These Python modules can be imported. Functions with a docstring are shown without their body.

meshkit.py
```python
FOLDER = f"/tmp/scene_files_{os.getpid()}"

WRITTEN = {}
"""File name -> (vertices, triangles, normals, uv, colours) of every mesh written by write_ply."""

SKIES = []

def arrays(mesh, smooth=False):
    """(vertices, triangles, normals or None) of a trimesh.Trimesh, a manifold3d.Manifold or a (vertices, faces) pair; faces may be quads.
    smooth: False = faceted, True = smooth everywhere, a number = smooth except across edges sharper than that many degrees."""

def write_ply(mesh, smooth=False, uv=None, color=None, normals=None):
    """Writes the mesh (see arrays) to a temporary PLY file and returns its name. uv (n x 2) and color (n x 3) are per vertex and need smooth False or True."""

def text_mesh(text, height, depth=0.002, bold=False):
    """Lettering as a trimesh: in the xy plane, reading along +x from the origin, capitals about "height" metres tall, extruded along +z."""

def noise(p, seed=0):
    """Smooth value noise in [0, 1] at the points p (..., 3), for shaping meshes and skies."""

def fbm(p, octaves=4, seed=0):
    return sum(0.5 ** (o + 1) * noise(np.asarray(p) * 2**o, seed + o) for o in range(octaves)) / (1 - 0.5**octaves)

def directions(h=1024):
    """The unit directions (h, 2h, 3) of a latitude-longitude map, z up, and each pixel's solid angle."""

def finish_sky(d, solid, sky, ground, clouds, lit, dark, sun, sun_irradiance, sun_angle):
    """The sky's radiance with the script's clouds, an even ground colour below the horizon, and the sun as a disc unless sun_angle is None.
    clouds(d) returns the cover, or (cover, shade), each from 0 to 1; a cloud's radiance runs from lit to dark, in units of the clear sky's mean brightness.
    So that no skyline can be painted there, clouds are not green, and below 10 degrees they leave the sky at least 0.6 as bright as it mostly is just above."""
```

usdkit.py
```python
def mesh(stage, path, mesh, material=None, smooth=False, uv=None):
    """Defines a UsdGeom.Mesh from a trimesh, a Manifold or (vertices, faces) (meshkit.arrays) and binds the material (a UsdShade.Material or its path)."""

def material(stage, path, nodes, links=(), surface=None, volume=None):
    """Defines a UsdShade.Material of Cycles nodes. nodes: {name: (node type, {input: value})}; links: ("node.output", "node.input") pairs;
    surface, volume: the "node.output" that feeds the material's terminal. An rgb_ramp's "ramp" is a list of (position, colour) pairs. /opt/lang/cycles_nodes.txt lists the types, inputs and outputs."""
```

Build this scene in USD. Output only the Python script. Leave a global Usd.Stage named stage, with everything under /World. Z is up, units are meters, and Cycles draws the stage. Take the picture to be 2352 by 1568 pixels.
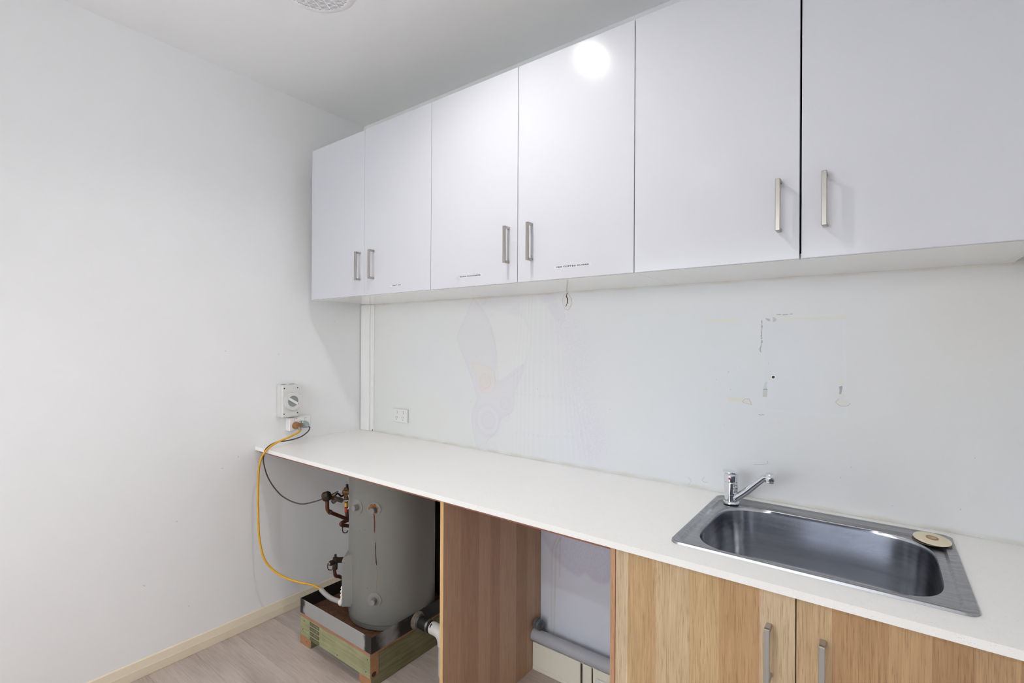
import math, random
import numpy as np
import trimesh
from shapely.geometry import Polygon, Point, LineString, box as sbox
from shapely import affinity
from shapely.ops import unary_union
import usdkit, meshkit
from pxr import Usd, UsdGeom, UsdLux, UsdShade, Gf, Sdf, Vt

stage = Usd.Stage.CreateInMemory()
UsdGeom.SetStageUpAxis(stage, UsdGeom.Tokens.z)
UsdGeom.SetStageMetersPerUnit(stage, 1.0)
W = UsdGeom.Xform.Define(stage, '/World')
stage.SetDefaultPrim(W.GetPrim())
UsdGeom.Scope.Define(stage, '/World/Looks')
rng = np.random.default_rng(7)
random.seed(7)

# ---------------------------------------------------------------- camera, sky, lamps, exposure
CAM = np.array([2.5179, -1.8583, 1.4303])
YAW, PITCH, ROLL, FPX = -0.6402, 0.0019, 0.0055, 1131.7
EXPOSURE = -0.12
cam = UsdGeom.Camera.Define(stage, '/World/camera')
cyw, syw, cpt, spt, crl, srl = math.cos(YAW), math.sin(YAW), math.cos(PITCH), math.sin(PITCH), math.cos(ROLL), math.sin(ROLL)
fwd = np.array([syw * cpt, cyw * cpt, spt]); rt0 = np.array([cyw, -syw, 0.0]); up0 = np.cross(rt0, fwd)
rt = crl * rt0 + srl * up0; upv = -srl * rt0 + crl * up0
m = np.eye(4); m[0, :3] = rt; m[1, :3] = upv; m[2, :3] = -fwd; m[3, :3] = CAM
cam.AddTransformOp().Set(Gf.Matrix4d(m.tolist()))
cam.CreateHorizontalApertureAttr(36.0); cam.CreateVerticalApertureAttr(24.0)
cam.CreateFocalLengthAttr(36.0 * FPX / 2352.0)
cam.CreateClippingRangeAttr(Gf.Vec2f(0.02, 100.0))
cam.CreateExposureAttr(EXPOSURE)

SKY = (0.92, 0.96, 1.0); SKY_STRENGTH = 2.4          # overcast daylight, let in by the added windows as soft fill
LAMP_A, LAMP_B = 11.5, 46.0                           # the two ceiling downlights, watts
LAMP_COLOR_A, LAMP_COLOR_B = (1.0, 0.975, 0.96), (0.96, 0.975, 1.0)
LAMP_UP, CAN_R = (0.025, 0.040), 0.052                        # the lamps sit this far up inside open cans
LAMP_A_AT, LAMP_B_AT = (1.45, -0.955), (1.45, -2.90)

D_BENCH, D_DOOR = 0.6388, 0.392                       # bench and wall cupboard fronts
Z_BENCH, T_BENCH = 0.90, 0.018
Z_CUP, Z_CUPTOP, Z_CEIL = 1.651, 2.446, 2.735
X_RIGHT, Y_FRONT = 2.86, -3.75
ADDED_WIN_R = (1.80, 2.20, 0.90, 2.20)                      # added fill window in the right wall: from, to (distance from the back wall), sill, head
ADDED_WIN_F = (0.35, 2.45, 0.95, 2.25)                      # added fill window in the front wall: from, to (x), sill, head
S = [0.0894, 0.5409, 0.9943, 1.4485, 1.901, 2.3538, 2.806]   # joints between the cupboard doors

dome = UsdLux.DomeLight.Define(stage, '/World/sky')
dome.CreateColorAttr(Gf.Vec3f(*SKY)); dome.CreateIntensityAttr(SKY_STRENGTH)
def disk(name, at, watts, color, r, up):
    l = UsdLux.DiskLight.Define(stage, '/World/' + name)
    l.AddTranslateOp().Set(Gf.Vec3d(at[0], at[1], Z_CEIL + up - 0.001))
    l.CreateRadiusAttr(r); l.CreateIntensityAttr(watts / (math.pi * math.pi * r * r)); l.CreateColorAttr(Gf.Vec3f(*color))
    return l
disk('lamp_light', LAMP_A_AT, LAMP_A, LAMP_COLOR_A, 0.033, LAMP_UP[0])
disk('lamp_light_001', LAMP_B_AT, LAMP_B, LAMP_COLOR_B, 0.040, LAMP_UP[1])

# ---------------------------------------------------------------- helpers
def lin(c):
    c = np.asarray(c, float) / 255.0
    return tuple(np.where(c <= 0.04045, c / 12.92, ((c + 0.055) / 1.055) ** 2.4))
MATS = {}
def pm(name, rgb, rough=0.5, metal=0.0, noise=0.0, nscale=20.0, bump=0.0, bscale=200.0, bdist=0.001, **kw):
    """principled material; noise: strength of a soft tone variation, bump: fine relief"""
    c = lin(rgb)
    nodes = {'p': ('principled_bsdf', dict(base_color=c, roughness=rough, metallic=metal, **kw))}
    links = []
    if noise or bump:
        nodes['g'] = ('geometry', {})
    if noise:
        nodes['n'] = ('noise_texture', {'scale': nscale, 'detail': 4.0, 'roughness': 0.6})
        a = np.array(c)
        nodes['r'] = ('rgb_ramp', {'ramp': [(0.25, tuple(np.clip(a * (1 - noise), 0, 1))), (0.75, tuple(np.clip(a * (1 + noise), 0, 1)))]})
        links += [('g.position', 'n.vector'), ('n.fac', 'r.fac'), ('r.color', 'p.base_color')]
    if bump:
        nodes['bn'] = ('noise_texture', {'scale': bscale, 'detail': 3.0})
        nodes['b'] = ('bump', {'strength': bump, 'distance': bdist})
        links += [('g.position', 'bn.vector'), ('bn.fac', 'b.height'), ('b.normal', 'p.normal')]
    MATS[name] = usdkit.material(stage, '/World/Looks/' + name, nodes, links, surface='p.BSDF')
    return MATS[name]

COUNT = {}
def path_of(name, parent):
    base = str(parent) if parent is not None else '/World'
    k = base + '/' + name
    n = COUNT.get(k, -1) + 1
    COUNT[k] = n
    return k if n == 0 else f'{k}_{n:03d}'
BASE = {}
def say(prim, label=None, cat=None, group=None, kind=None):
    for k, v in (('label', label), ('category', cat), ('group', group), ('kind', kind)):
        if v:
            prim.SetCustomDataByKey(k, v)
    return prim
def thing(name, label, cat, base=(0, 0, 0), group=None, kind=None):
    p = path_of(name, None)
    x = UsdGeom.Xform.Define(stage, p)
    x.AddTranslateOp().Set(Gf.Vec3d(*map(float, base)))
    BASE[p] = np.array(base, float)
    say(x.GetPrim(), label, cat, group, kind)
    return p
def base_of(p):
    while p not in BASE:
        p = p.rpartition('/')[0]
        if not p:
            return np.zeros(3)
    return BASE[p]
def part(parent, name, mesh, mat, smooth=False, label=None, kind=None):
    """mesh in world coordinates; one Mesh prim below parent"""
    if hasattr(mesh, 'vertices'):
        v, f = np.asarray(mesh.vertices), np.asarray(mesh.faces)
    else:
        v, f = mesh
    p = path_of(name, parent)
    mm = trimesh.Trimesh(np.asarray(v, float) - base_of(parent), f, process=False)
    pr = usdkit.mesh(stage, p, mm, mat, smooth=smooth)
    say(pr.GetPrim(), label, kind=kind)
    return p
def single(name, mesh, mat, label, cat, smooth=False, group=None, kind=None):
    p = path_of(name, None)
    pr = usdkit.mesh(stage, p, mesh, mat, smooth=smooth)
    say(pr.GetPrim(), label, cat, group, kind)
    return p

def bx(x0, x1, y0, y1, z0, z1, c=0.0):
    if c <= 0:
        m_ = trimesh.creation.box((x1 - x0, y1 - y0, z1 - z0)); m_.apply_translation(((x0 + x1) / 2, (y0 + y1) / 2, (z0 + z1) / 2)); return m_
    pts = []
    for X, sx in ((x0, 1), (x1, -1)):
        for Y, sy in ((y0, 1), (y1, -1)):
            for Z, sz in ((z0, 1), (z1, -1)):
                pts += [(X, Y + sy * c, Z + sz * c), (X + sx * c, Y, Z + sz * c), (X + sx * c, Y + sy * c, Z)]
    return trimesh.convex.convex_hull(np.array(pts))
def cat(*ms):
    return trimesh.util.concatenate([q for q in ms])
def cyl(a, b, r, n=32, r2=None, c=0.0):
    """closed cylinder or cone from a to b, c: chamfered ends"""
    a, b = np.asarray(a, float), np.asarray(b, float); r2 = r if r2 is None else r2
    L = np.linalg.norm(b - a)
    prof = [(0, 0), (r - c, 0), (r, c), (r2, L - c), (r2 - c, L), (0, L)] if c > 0 else [(0, 0), (r, 0), (r2, L), (0, L)]
    q = lathe(prof, n)
    T = trimesh.geometry.align_vectors([0, 0, 1], (b - a) / L); T[:3, 3] = a
    q.apply_transform(T)
    return q
def lathe(prof, n=48, at=(0, 0, 0)):
    prof = np.asarray(prof, float); th = np.linspace(0, 2 * np.pi, n, endpoint=False)
    V = np.stack([np.outer(prof[:, 0], np.cos(th)), np.outer(prof[:, 0], np.sin(th)), np.repeat(prof[:, 1:2], n, 1)], -1).reshape(-1, 3)
    F = []
    for i in range(len(prof) - 1):
        for j in range(n):
            a, b = i * n + j, i * n + (j + 1) % n
            c, d = a + n, b + n
            F += [(a, b, d), (a, d, c)]
    q = trimesh.Trimesh(V + np.asarray(at), F, process=True)
    q.update_faces(q.nondegenerate_faces())
    if q.is_watertight and q.volume < 0:
        q.invert()
    return q
def smooth_path(P, n=8):
    P = np.asarray(P, float); out = []
    Q = np.vstack([2 * P[0] - P[1], P, 2 * P[-1] - P[-2]])
    for i in range(1, len(Q) - 2):
        p0, p1, p2, p3 = Q[i - 1:i + 3]
        for t in np.linspace(0, 1, n, endpoint=False):
            out.append(0.5 * (2 * p1 + (p2 - p0) * t + (2 * p0 - 5 * p1 + 4 * p2 - p3) * t * t + (3 * p1 - p0 - 3 * p2 + p3) * t ** 3))
    out.append(P[-1])
    return np.array(out)
def tube(P, r, n=14, spline=8, sx=1.0, sy=1.0):
    P = smooth_path(P, spline) if spline else np.asarray(P, float)
    R = np.full(len(P), r) if np.ndim(r) == 0 else np.interp(np.linspace(0, 1, len(P)), np.linspace(0, 1, len(r)), r)
    T = np.gradient(P, axis=0); T /= np.linalg.norm(T, axis=1)[:, None]
    u = np.cross(T[0], [0, 0, 1.0]); u = u if np.linalg.norm(u) > 1e-3 else np.cross(T[0], [1.0, 0, 0]); u /= np.linalg.norm(u)
    th = np.linspace(0, 2 * np.pi, n, endpoint=False); V = []
    for i in range(len(P)):
        u = u - T[i] * (u @ T[i]); u /= np.linalg.norm(u); w = np.cross(T[i], u)
        V.append(P[i] + R[i] * (sx * np.cos(th)[:, None] * u + sy * np.sin(th)[:, None] * w))
    V = np.concatenate(V + [P[:1], P[-1:]]); F = []; k = len(P)
    for i in range(k - 1):
        for j in range(n):
            a, b = i * n + j, i * n + (j + 1) % n
            F += [(a, b, b + n), (a, b + n, a + n)]
    e0, e1 = k * n, k * n + 1
    for j in range(n):
        F.append((e0, (j + 1) % n, j)); F.append((e1, (k - 1) * n + j, (k - 1) * n + (j + 1) % n))
    q = trimesh.Trimesh(V, F, process=False)
    if q.volume < 0: q.invert()
    return q
def plate(poly, t, frame):
    """extrude a shapely polygon by t and place it: frame = (origin, e1, e2, normal)"""
    ms = [trimesh.creation.extrude_polygon(g, t, engine='earcut') for g in getattr(poly, 'geoms', [poly]) if not g.is_empty]
    q = cat(*ms); o, e1, e2, nn = (np.asarray(x, float) for x in frame)
    v = q.vertices
    q = trimesh.Trimesh(o + v[:, :1] * e1 + v[:, 1:2] * e2 + v[:, 2:3] * nn, q.faces, process=False)
    if q.volume < 0: q.invert()
    return q
BACK = ((0, 0, 0), (1, 0, 0), (0, 0, 1), (0, -1, 0))        # the plane of the back wall: (x, z), outwards into the room
def on_back(poly, t=0.0006, y=0.0):
    return plate(poly, t, ((0, y, 0), (1, 0, 0), (0, 0, 1), (0, -1, 0)))
def on_left(poly, t=0.0006, x=0.0):                            # polygon in (-y, z)
    return plate(poly, t, ((x, 0, 0), (0, -1, 0), (0, 0, 1), (1, 0, 0)))
def rrect(x0, x1, y0, y1, r, n=6):
    return sbox(x0 + r, y0 + r, x1 - r, y1 - r).buffer(r, quad_segs=n)
def text_at(text, x0, x1, z0, h, y, depth=0.0004, bold=True):
    t = meshkit.text_mesh(text, h, depth, bold=bold)
    v = t.vertices; s = (x1 - x0) / (v[:, 0].max() - v[:, 0].min())
    X = x0 + (v[:, 0] - v[:, 0].min()) * s
    q = trimesh.Trimesh(np.stack([X, y - v[:, 2], z0 + v[:, 1]], 1), t.faces, process=False)
    return q

# ---------------------------------------------------------------- measured points on walls, doors and cords (metres)
DATA = {
    'mural_body': [(0.8909, 1.6539), (0.8369, 1.5562), (0.7894, 1.4739), (0.7939, 1.4202), (0.8305, 1.3495), (0.8704, 1.2801), (0.9019, 1.2059), (0.9177, 1.1489), (0.8913, 1.0888), (0.8879, 1.0302), (0.9194, 0.912), (0.9647, 0.9065), (0.9939, 0.9558), (1.0443, 1.0012), (1.0723, 1.0656), (1.1413, 1.1106), (1.1543, 1.2044), (1.2003, 1.3258), (1.0426, 1.2422), (1.0417, 1.3769), (1.0083, 1.4951), (0.9672, 1.5757), (0.9141, 1.6296)],
    'mural_oval': [(1.0119, 1.4951), (0.9969, 1.5521), (1.0545, 1.5841), (1.1245, 1.5707), (1.1921, 1.5578), (1.2319, 1.4871), (1.242, 1.4337), (1.2262, 1.3748), (1.1805, 1.3035), (1.1128, 1.2624), (1.0569, 1.2429), (1.0402, 1.3768)],
    'mural_band': [(0.9215, 1.6524), (1.0107, 1.6592), (1.1513, 1.6463), (1.1784, 1.6124), (1.1854, 1.5634), (1.1382, 1.5703), (1.0685, 1.6004), (0.9965, 1.6032), (0.9446, 1.6052)],
    'mural_orange': [(0.8779, 1.3272), (0.9467, 1.3206), (1.0134, 1.2972), (1.0354, 1.2531), (1.0249, 1.2018), (0.9849, 1.1795), (0.9401, 1.1966), (0.9246, 1.2361), (0.9014, 1.2814)],
    'mural_orange_top': [(0.8871, 1.6366), (0.8947, 1.6595), (0.9139, 1.6585), (0.9371, 1.5939)],
    'mural_tri1': [(1.2694, 1.6561), (1.3165, 1.6561), (1.3125, 1.6066)],
    'mural_tri2': [(1.3258, 1.6582), (1.3534, 1.6566), (1.3808, 1.6191), (1.3168, 1.609)],
    'mural_tri3': [(1.32, 1.5959), (1.3869, 1.6034), (1.3904, 1.5162)],
    'mural_tri4': [(1.3988, 1.6029), (1.4228, 1.541), (1.3994, 1.5135)],
    'mural_fan_top': [(1.1782, 1.6395), (1.2631, 1.6406), (1.3995, 1.4956), (1.4237, 1.3837)],
    'mural_fan_bot': [(1.1395, 0.8861), (1.2487, 0.9019), (1.4324, 0.9184), (1.5669, 0.9383)],
    'mural_spirals': [(0.9896, 1.049), (1.0943, 1.1397), (1.1003, 1.0766), (1.0161, 0.9133), (0.9697, 1.2384), (0.9556, 1.6334)],
    'mural_spiral_r': [(0.9893, 1.0888), (1.0941, 1.1673), (1.1001, 1.0959), (1.0159, 0.9415), (0.9694, 1.2727), (0.9555, 1.6507)],
    'mural_dots1': [(1.1645, 1.1898), (1.1899, 1.1898), (1.215, 1.1897), (1.2397, 1.1897), (1.2642, 1.1897), (1.2883, 1.1896), (1.3121, 1.1896), (1.3356, 1.1896), (1.3588, 1.1896), (1.3817, 1.1895), (1.4043, 1.1895), (1.4267, 1.1895), (1.4488, 1.1895)],
    'mural_dots2': [(1.1624, 1.0047), (1.2024, 1.0071), (1.2306, 1.0077), (1.259, 1.0094), (1.2844, 1.0087), (1.3083, 1.0099), (1.33, 1.0099), (1.3545, 1.0113), (1.3846, 1.0154), (1.4248, 1.0202), (1.4647, 1.0254), (1.5014, 1.0367)],
    'mural_haze': [(1.4231, 1.4851), (1.464, 1.4245), (1.4873, 1.335), (1.4879, 1.2304), (1.522, 1.1338), (1.5556, 1.0147)],
    'mural_yellow_dot': [(1.6525, 1.6276)],
    'mural_crack': [(1.432, 1.6471), (1.4281, 1.6321), (1.4351, 1.6165), (1.4323, 1.6025), (1.4254, 1.5876)],
    'mural_flake': [(1.4309, 1.6461), (1.4163, 1.6378), (1.4076, 1.6153), (1.4119, 1.5922), (1.4226, 1.5755), (1.4372, 1.5719), (1.4515, 1.5906), (1.4542, 1.6156), (1.4426, 1.6364)],
    'mural_brown_dash': [(0.9741, 1.6566), (1.0325, 1.6564)],
    'mural_orange_dash': [(0.8893, 1.6569), (0.9177, 1.6572)],
    'mural_low_dash': [(0.6902, 0.9034), (0.7198, 0.9053)],
    'mural_specks': [(0.7627, 1.1364), (0.8778, 1.1314), (1.3109, 1.3686), (1.3098, 1.345), (1.2818, 1.2203), (1.4444, 1.0487), (0.6497, 0.9352), (1.2474, 0.9097), (0.8692, 0.9241), (1.636, 1.1584), (0.9123, 1.363)],
    'tape_top': [(2.2547, 1.5161), (2.3439, 1.5167), (2.4344, 1.5216), (2.4345, 1.5088), (2.3439, 1.511), (2.2547, 1.511)],
    'tape_topleft': [(2.0111, 1.515), (2.1193, 1.5172), (2.1194, 1.5063), (2.0111, 1.5085)],
    'tape_dashes': [(2.2428, 1.5292), (2.2534, 1.5283), (2.2599, 1.5272), (2.2743, 1.528), (2.2808, 1.5295), (2.2885, 1.5296)],
    'tape_grey1': [(2.2092, 1.5178), (2.2214, 1.5139), (2.2214, 1.5067), (2.2147, 1.5089), (2.2098, 1.5129)],
    'tape_grey2': [(2.2308, 1.5205), (2.2362, 1.5189), (2.2415, 1.5113), (2.2375, 1.5063), (2.2317, 1.5046)],
    'tape_vert': [(2.1964, 1.5108), (2.1979, 1.4835), (2.1958, 1.4623), (2.1972, 1.438), (2.1946, 1.4228), (2.1919, 1.4046)],
    'tape_hole': [(2.2332, 1.3178)],
    'tape_blue': [(2.2074, 1.3006), (2.215, 1.3001), (2.2107, 1.2887), (2.2145, 1.2768), (2.202, 1.2761)],
    'tape_greystrip': [(2.202, 1.2761), (2.2145, 1.2768), (2.2136, 1.2506), (2.2008, 1.2503)],
    'tape_dark': [(2.4179, 1.2968), (2.426, 1.2989), (2.4249, 1.2883), (2.4226, 1.2742), (2.418, 1.2744), (2.4195, 1.2852)],
    'tape_cream': [(2.4087, 1.248), (2.4168, 1.2584), (2.418, 1.2711), (2.4296, 1.2719), (2.4326, 1.2568), (2.4464, 1.2459), (2.4412, 1.2389), (2.4274, 1.2361), (2.4169, 1.2389)],
    'tape_stub': [(2.4236, 1.323), (2.4305, 1.3234), (2.4294, 1.3066), (2.4225, 1.3063)],
    'tape_low': [(2.0877, 1.2417), (2.1147, 1.2395), (2.1401, 1.2407), (2.1379, 1.2273), (2.0884, 1.2266)],
    'tape_lowflake': [(2.1364, 1.2281), (2.145, 1.2386), (2.1577, 1.2396), (2.1662, 1.2196), (2.1521, 1.2228)],
    'tape_rect': [(2.1997, 1.5123), (2.4275, 1.5251), (2.4367, 1.2052), (2.205, 1.2052)],
    'tape_dots': [(2.0154, 1.2631), (2.2508, 1.169)],
    'tape_lowdash': [(2.1886, 1.188), (2.1955, 1.1868), (2.2046, 1.1901)],
    'tape_specks': [(2.2174, 1.3658), (2.1273, 1.3486), (2.0909, 1.3297), (2.0769, 1.1429), (2.0971, 1.2687), (2.049, 1.3012), (2.0424, 1.4247)],
    'tape_tapdraw': [(2.0817, 0.9491)],
    'cavity_upper': [(1.291, 0.5862), (1.3608, 0.5052), (1.4068, 0.4678), (1.4836, 0.4405), (1.5291, 0.4609), (1.5846, 0.4397), (1.6407, 0.4683), (1.64, 0.5845), (1.4478, 0.5866)],
    'cavity_drip1': [(1.3909, 0.5833), (1.3637, 0.5296), (1.3594, 0.4339), (1.3598, 0.1792)],
    'cavity_drip2': [(1.4061, 0.5817), (1.3809, 0.5287), (1.3781, 0.3868), (1.3764, 0.2817), (1.3723, 0.1496)],
    'cavity_drip3': [(1.4031, 0.5758), (1.4008, 0.4662), (1.4011, 0.4081)],
    'cavity_specks': [(1.2947, 0.317), (1.303, 0.2091), (1.3409, 0.2086), (1.4515, 0.1747), (1.5566, 0.5259)],
    'cavity_streak': [(1.5593, 0.3478), (1.5612, 0.3162)],
    'pencil': [(2.1726, 1.0156), (2.1985, 1.0186), (2.2121, 1.0225), (2.218, 1.0272), (2.2155, 1.0343)],
    'pencil2': [(2.0104, 0.9455), (2.0017, 0.9319), (2.0086, 0.926), (2.0222, 0.9273)],
    'pencil3': [(1.9508, 0.9334), (1.9589, 0.9286), (1.963, 0.9191), (1.9509, 0.9057)],
    'right_specks': [(2.7314, 1.1176), (2.423, 1.0121), (2.4486, 1.0487), (2.5517, 0.9505), (2.7026, 0.97)],
    'label_tea': [(1.6061, 1.6968), (1.7529, 1.6977), (1.753, 1.6871), (1.6062, 1.6866), (1.6158, 1.6898), (1.6152, 1.6945), (1.7427, 1.6903), (1.7426, 1.6949)],
    'label_mugs': [(1.1563, 1.6946), (1.2821, 1.6973), (1.2821, 1.6887), (1.1604, 1.6875), (1.1593, 1.6906), (1.1593, 1.6951), (1.2713, 1.6913), (1.2712, 1.6957)],
    'label_first': [(0.7379, 1.6871), (0.8141, 1.689), (0.8142, 1.6811), (0.7441, 1.6796), (0.7471, 1.6832), (0.7471, 1.687), (0.806, 1.6836), (0.8059, 1.6871)],
    'floor_vent': [],
    'yellow': [(0.088, -0.448, 0.9659), (0.1, -0.4597, 0.962), (0.112, -0.4833, 0.9555), (0.12, -0.5319, 0.9425), (0.122, -0.579, 0.9314), (0.128, -0.6194, 0.9171), (0.133, -0.6437, 0.9038), (0.127, -0.6584, 0.8854), (0.117, -0.6642, 0.8631), (0.105, -0.6667, 0.833), (0.098, -0.6681, 0.7962), (0.092, -0.6675, 0.7357), (0.09, -0.6662, 0.6289), (0.095, -0.6654, 0.513), (0.105, -0.6614, 0.44), (0.118, -0.6527, 0.3811), (0.135, -0.6355, 0.3372), (0.16, -0.6051, 0.2948), (0.195, -0.5733, 0.2673), (0.25, -0.5415, 0.2521), (0.3, -0.5095, 0.2438), (0.335, -0.4963, 0.2353), (0.352, -0.4883, 0.2257)],
    'conduit': [(0.35, -0.4893, 0.2276), (0.39, -0.4891, 0.2167), (0.44, -0.4889, 0.2114), (0.5, -0.4918, 0.2193), (0.545, -0.504, 0.2347)],
    'grey': [(0.088, -0.4014, 0.9779), (0.095, -0.3988, 0.9727), (0.105, -0.409, 0.9623), (0.112, -0.4254, 0.9517), (0.115, -0.457, 0.9366), (0.11, -0.4947, 0.928), (0.105, -0.5396, 0.9246), (0.1, -0.5753, 0.9253), (0.105, -0.6075, 0.9191), (0.115, -0.6346, 0.9098), (0.118, -0.6505, 0.8934), (0.118, -0.6546, 0.8687), (0.116, -0.6547, 0.8472), (0.115, -0.6485, 0.8162), (0.115, -0.6368, 0.7754), (0.12, -0.6219, 0.7389), (0.13, -0.6029, 0.702), (0.15, -0.5825, 0.6686), (0.185, -0.5591, 0.6437), (0.225, -0.5433, 0.6347), (0.26, -0.5295, 0.6338), (0.315, -0.5076, 0.6497), (0.36, -0.4894, 0.6677), (0.385, -0.468, 0.6829), (0.405, -0.4336, 0.6995)],
    'plugA': [(0.06, -0.449, 0.9858), (0.09, -0.4662, 0.9913)],
    'plugB': [(0.06, -0.3998, 0.9863), (0.09, -0.4163, 0.9893), (0.085, -0.3996, 0.9773)],
    'sw': [(0.043, -0.4455, 1.0151), (0.043, -0.3925, 1.0141), (0.043, -0.4172, 1.0028), (0.043, -0.4629, 0.9953)],
    'iso': [(0.06, -0.5212, 1.1864), (0.06, -0.4486, 1.1861), (0.06, -0.5218, 1.0542), (0.06, -0.4486, 1.0541), (0.06, -0.4788, 1.1172), (0.06, -0.5267, 1.121), (0.06, -0.4296, 1.1489), (0.06, -0.4292, 1.084), (0.06, -0.5074, 1.1221), (0.06, -0.4497, 1.1183), (0.06, -0.479, 1.1456), (0.06, -0.4786, 1.089), (0.06, -0.506, 1.1335), (0.06, -0.4511, 1.0979)],
    'back_outlet': [(0.328, -0.012, 1.0337), (0.382, -0.012, 1.0346), (0.333, -0.012, 1.0004), (0.38, -0.012, 1.001), (0.3039, -0.012, 1.0545), (0.4289, -0.012, 1.0557), (0.4239, -0.012, 0.9768)],
    'sinkhandles': [(2.3172, -0.655, 0.8015), (2.3284, -0.655, 0.8035), (2.3161, -0.622, 0.8014), (2.3275, -0.622, 0.8024), (2.4192, -0.655, 0.804), (2.4307, -0.655, 0.8038), (2.316, -0.655, 0.6843), (2.418, -0.622, 0.8022), (2.3282, -0.64, 0.6869)],
    'valve_bronze': [(0.4, -0.4953, 0.7047), (0.4, -0.4951, 0.6744)],
    'valve_stem': [(0.4, -0.4916, 0.6751), (0.4, -0.4897, 0.6555), (0.4, -0.4895, 0.6347), (0.4, -0.4859, 0.6202), (0.4, -0.4742, 0.6082), (0.4, -0.4321, 0.5813), (0.4, -0.3869, 0.553), (0.4, -0.3695, 0.5423)],
    'valve_nut': [(0.4, -0.4854, 0.68), (0.4, -0.4565, 0.6752)],
    'valve_chrome': [(0.4, -0.4583, 0.6732), (0.4, -0.4326, 0.6603), (0.4, -0.4083, 0.6476)],
    'valve_mouth': [(0.4, -0.4473, 0.6608), (0.4, -0.4618, 0.6531)],
    'valve_blacktube': [(0.4, -0.4484, 0.6821), (0.4, -0.4328, 0.688), (0.4, -0.4141, 0.6704), (0.4, -0.401, 0.6721)],
    'valve_col': [(0.4, -0.3841, 0.7051), (0.4, -0.3837, 0.6463)],
    'valve_ball': [(0.4, -0.3887, 0.6856)],
    'valve_cap': [(0.4, -0.3804, 0.7208), (0.4, -0.3803, 0.7034)],
    'valve_ring': [(0.4, -0.3837, 0.6455), (0.4, -0.3836, 0.6389)],
    'valve_ysticker': [(0.4, -0.3851, 0.6335), (0.4, -0.385, 0.612)],
    'valve_rsticker': [(0.4, -0.3844, 0.6077), (0.4, -0.3837, 0.5868)],
    'valve_pipe': [(0.4, -0.384, 0.6415), (0.4, -0.3814, 0.5978), (0.4, -0.3792, 0.5509)],
    'valve_tie': [(0.4, -0.4292, 0.7018), (0.4, -0.4306, 0.6874), (0.4, -0.4253, 0.6715), (0.4, -0.4159, 0.6618), (0.4, -0.4037, 0.6535)],
    'valve_knot': [(0.4, -0.4255, 0.6968), (0.4, -0.4161, 0.6929)],
    'valve_hose': [(0.4, -0.3715, 0.6781), (0.4, -0.3649, 0.6499), (0.4, -0.3628, 0.6261), (0.4, -0.3671, 0.6073), (0.4, -0.3723, 0.6003)],
    'valve_upipe': [(0.4, -0.3635, 0.5081), (0.4, -0.3828, 0.5163), (0.4, -0.4056, 0.5247), (0.4, -0.4141, 0.5337), (0.4, -0.4057, 0.5395), (0.4, -0.3887, 0.5395), (0.4, -0.3695, 0.5406)],
    'valve_loop': [(0.4, -0.3774, 0.5669), (0.4, -0.3887, 0.5469), (0.4, -0.4009, 0.5241), (0.4, -0.4051, 0.5089), (0.4, -0.4031, 0.4936), (0.4, -0.394, 0.4839), (0.4, -0.3806, 0.4826), (0.4, -0.374, 0.4897)],
    'valve_elbow': [(0.4, -0.4787, 0.6118), (0.4, -0.4696, 0.6053)],
    'relief_cap': [(0.45, -0.4764, 0.4193), (0.45, -0.4772, 0.4027)],
    'relief_body': [(0.45, -0.4768, 0.4047), (0.45, -0.48, 0.3489)],
    'relief_barrel': [(0.45, -0.4719, 0.384), (0.45, -0.5085, 0.3865)],
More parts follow.
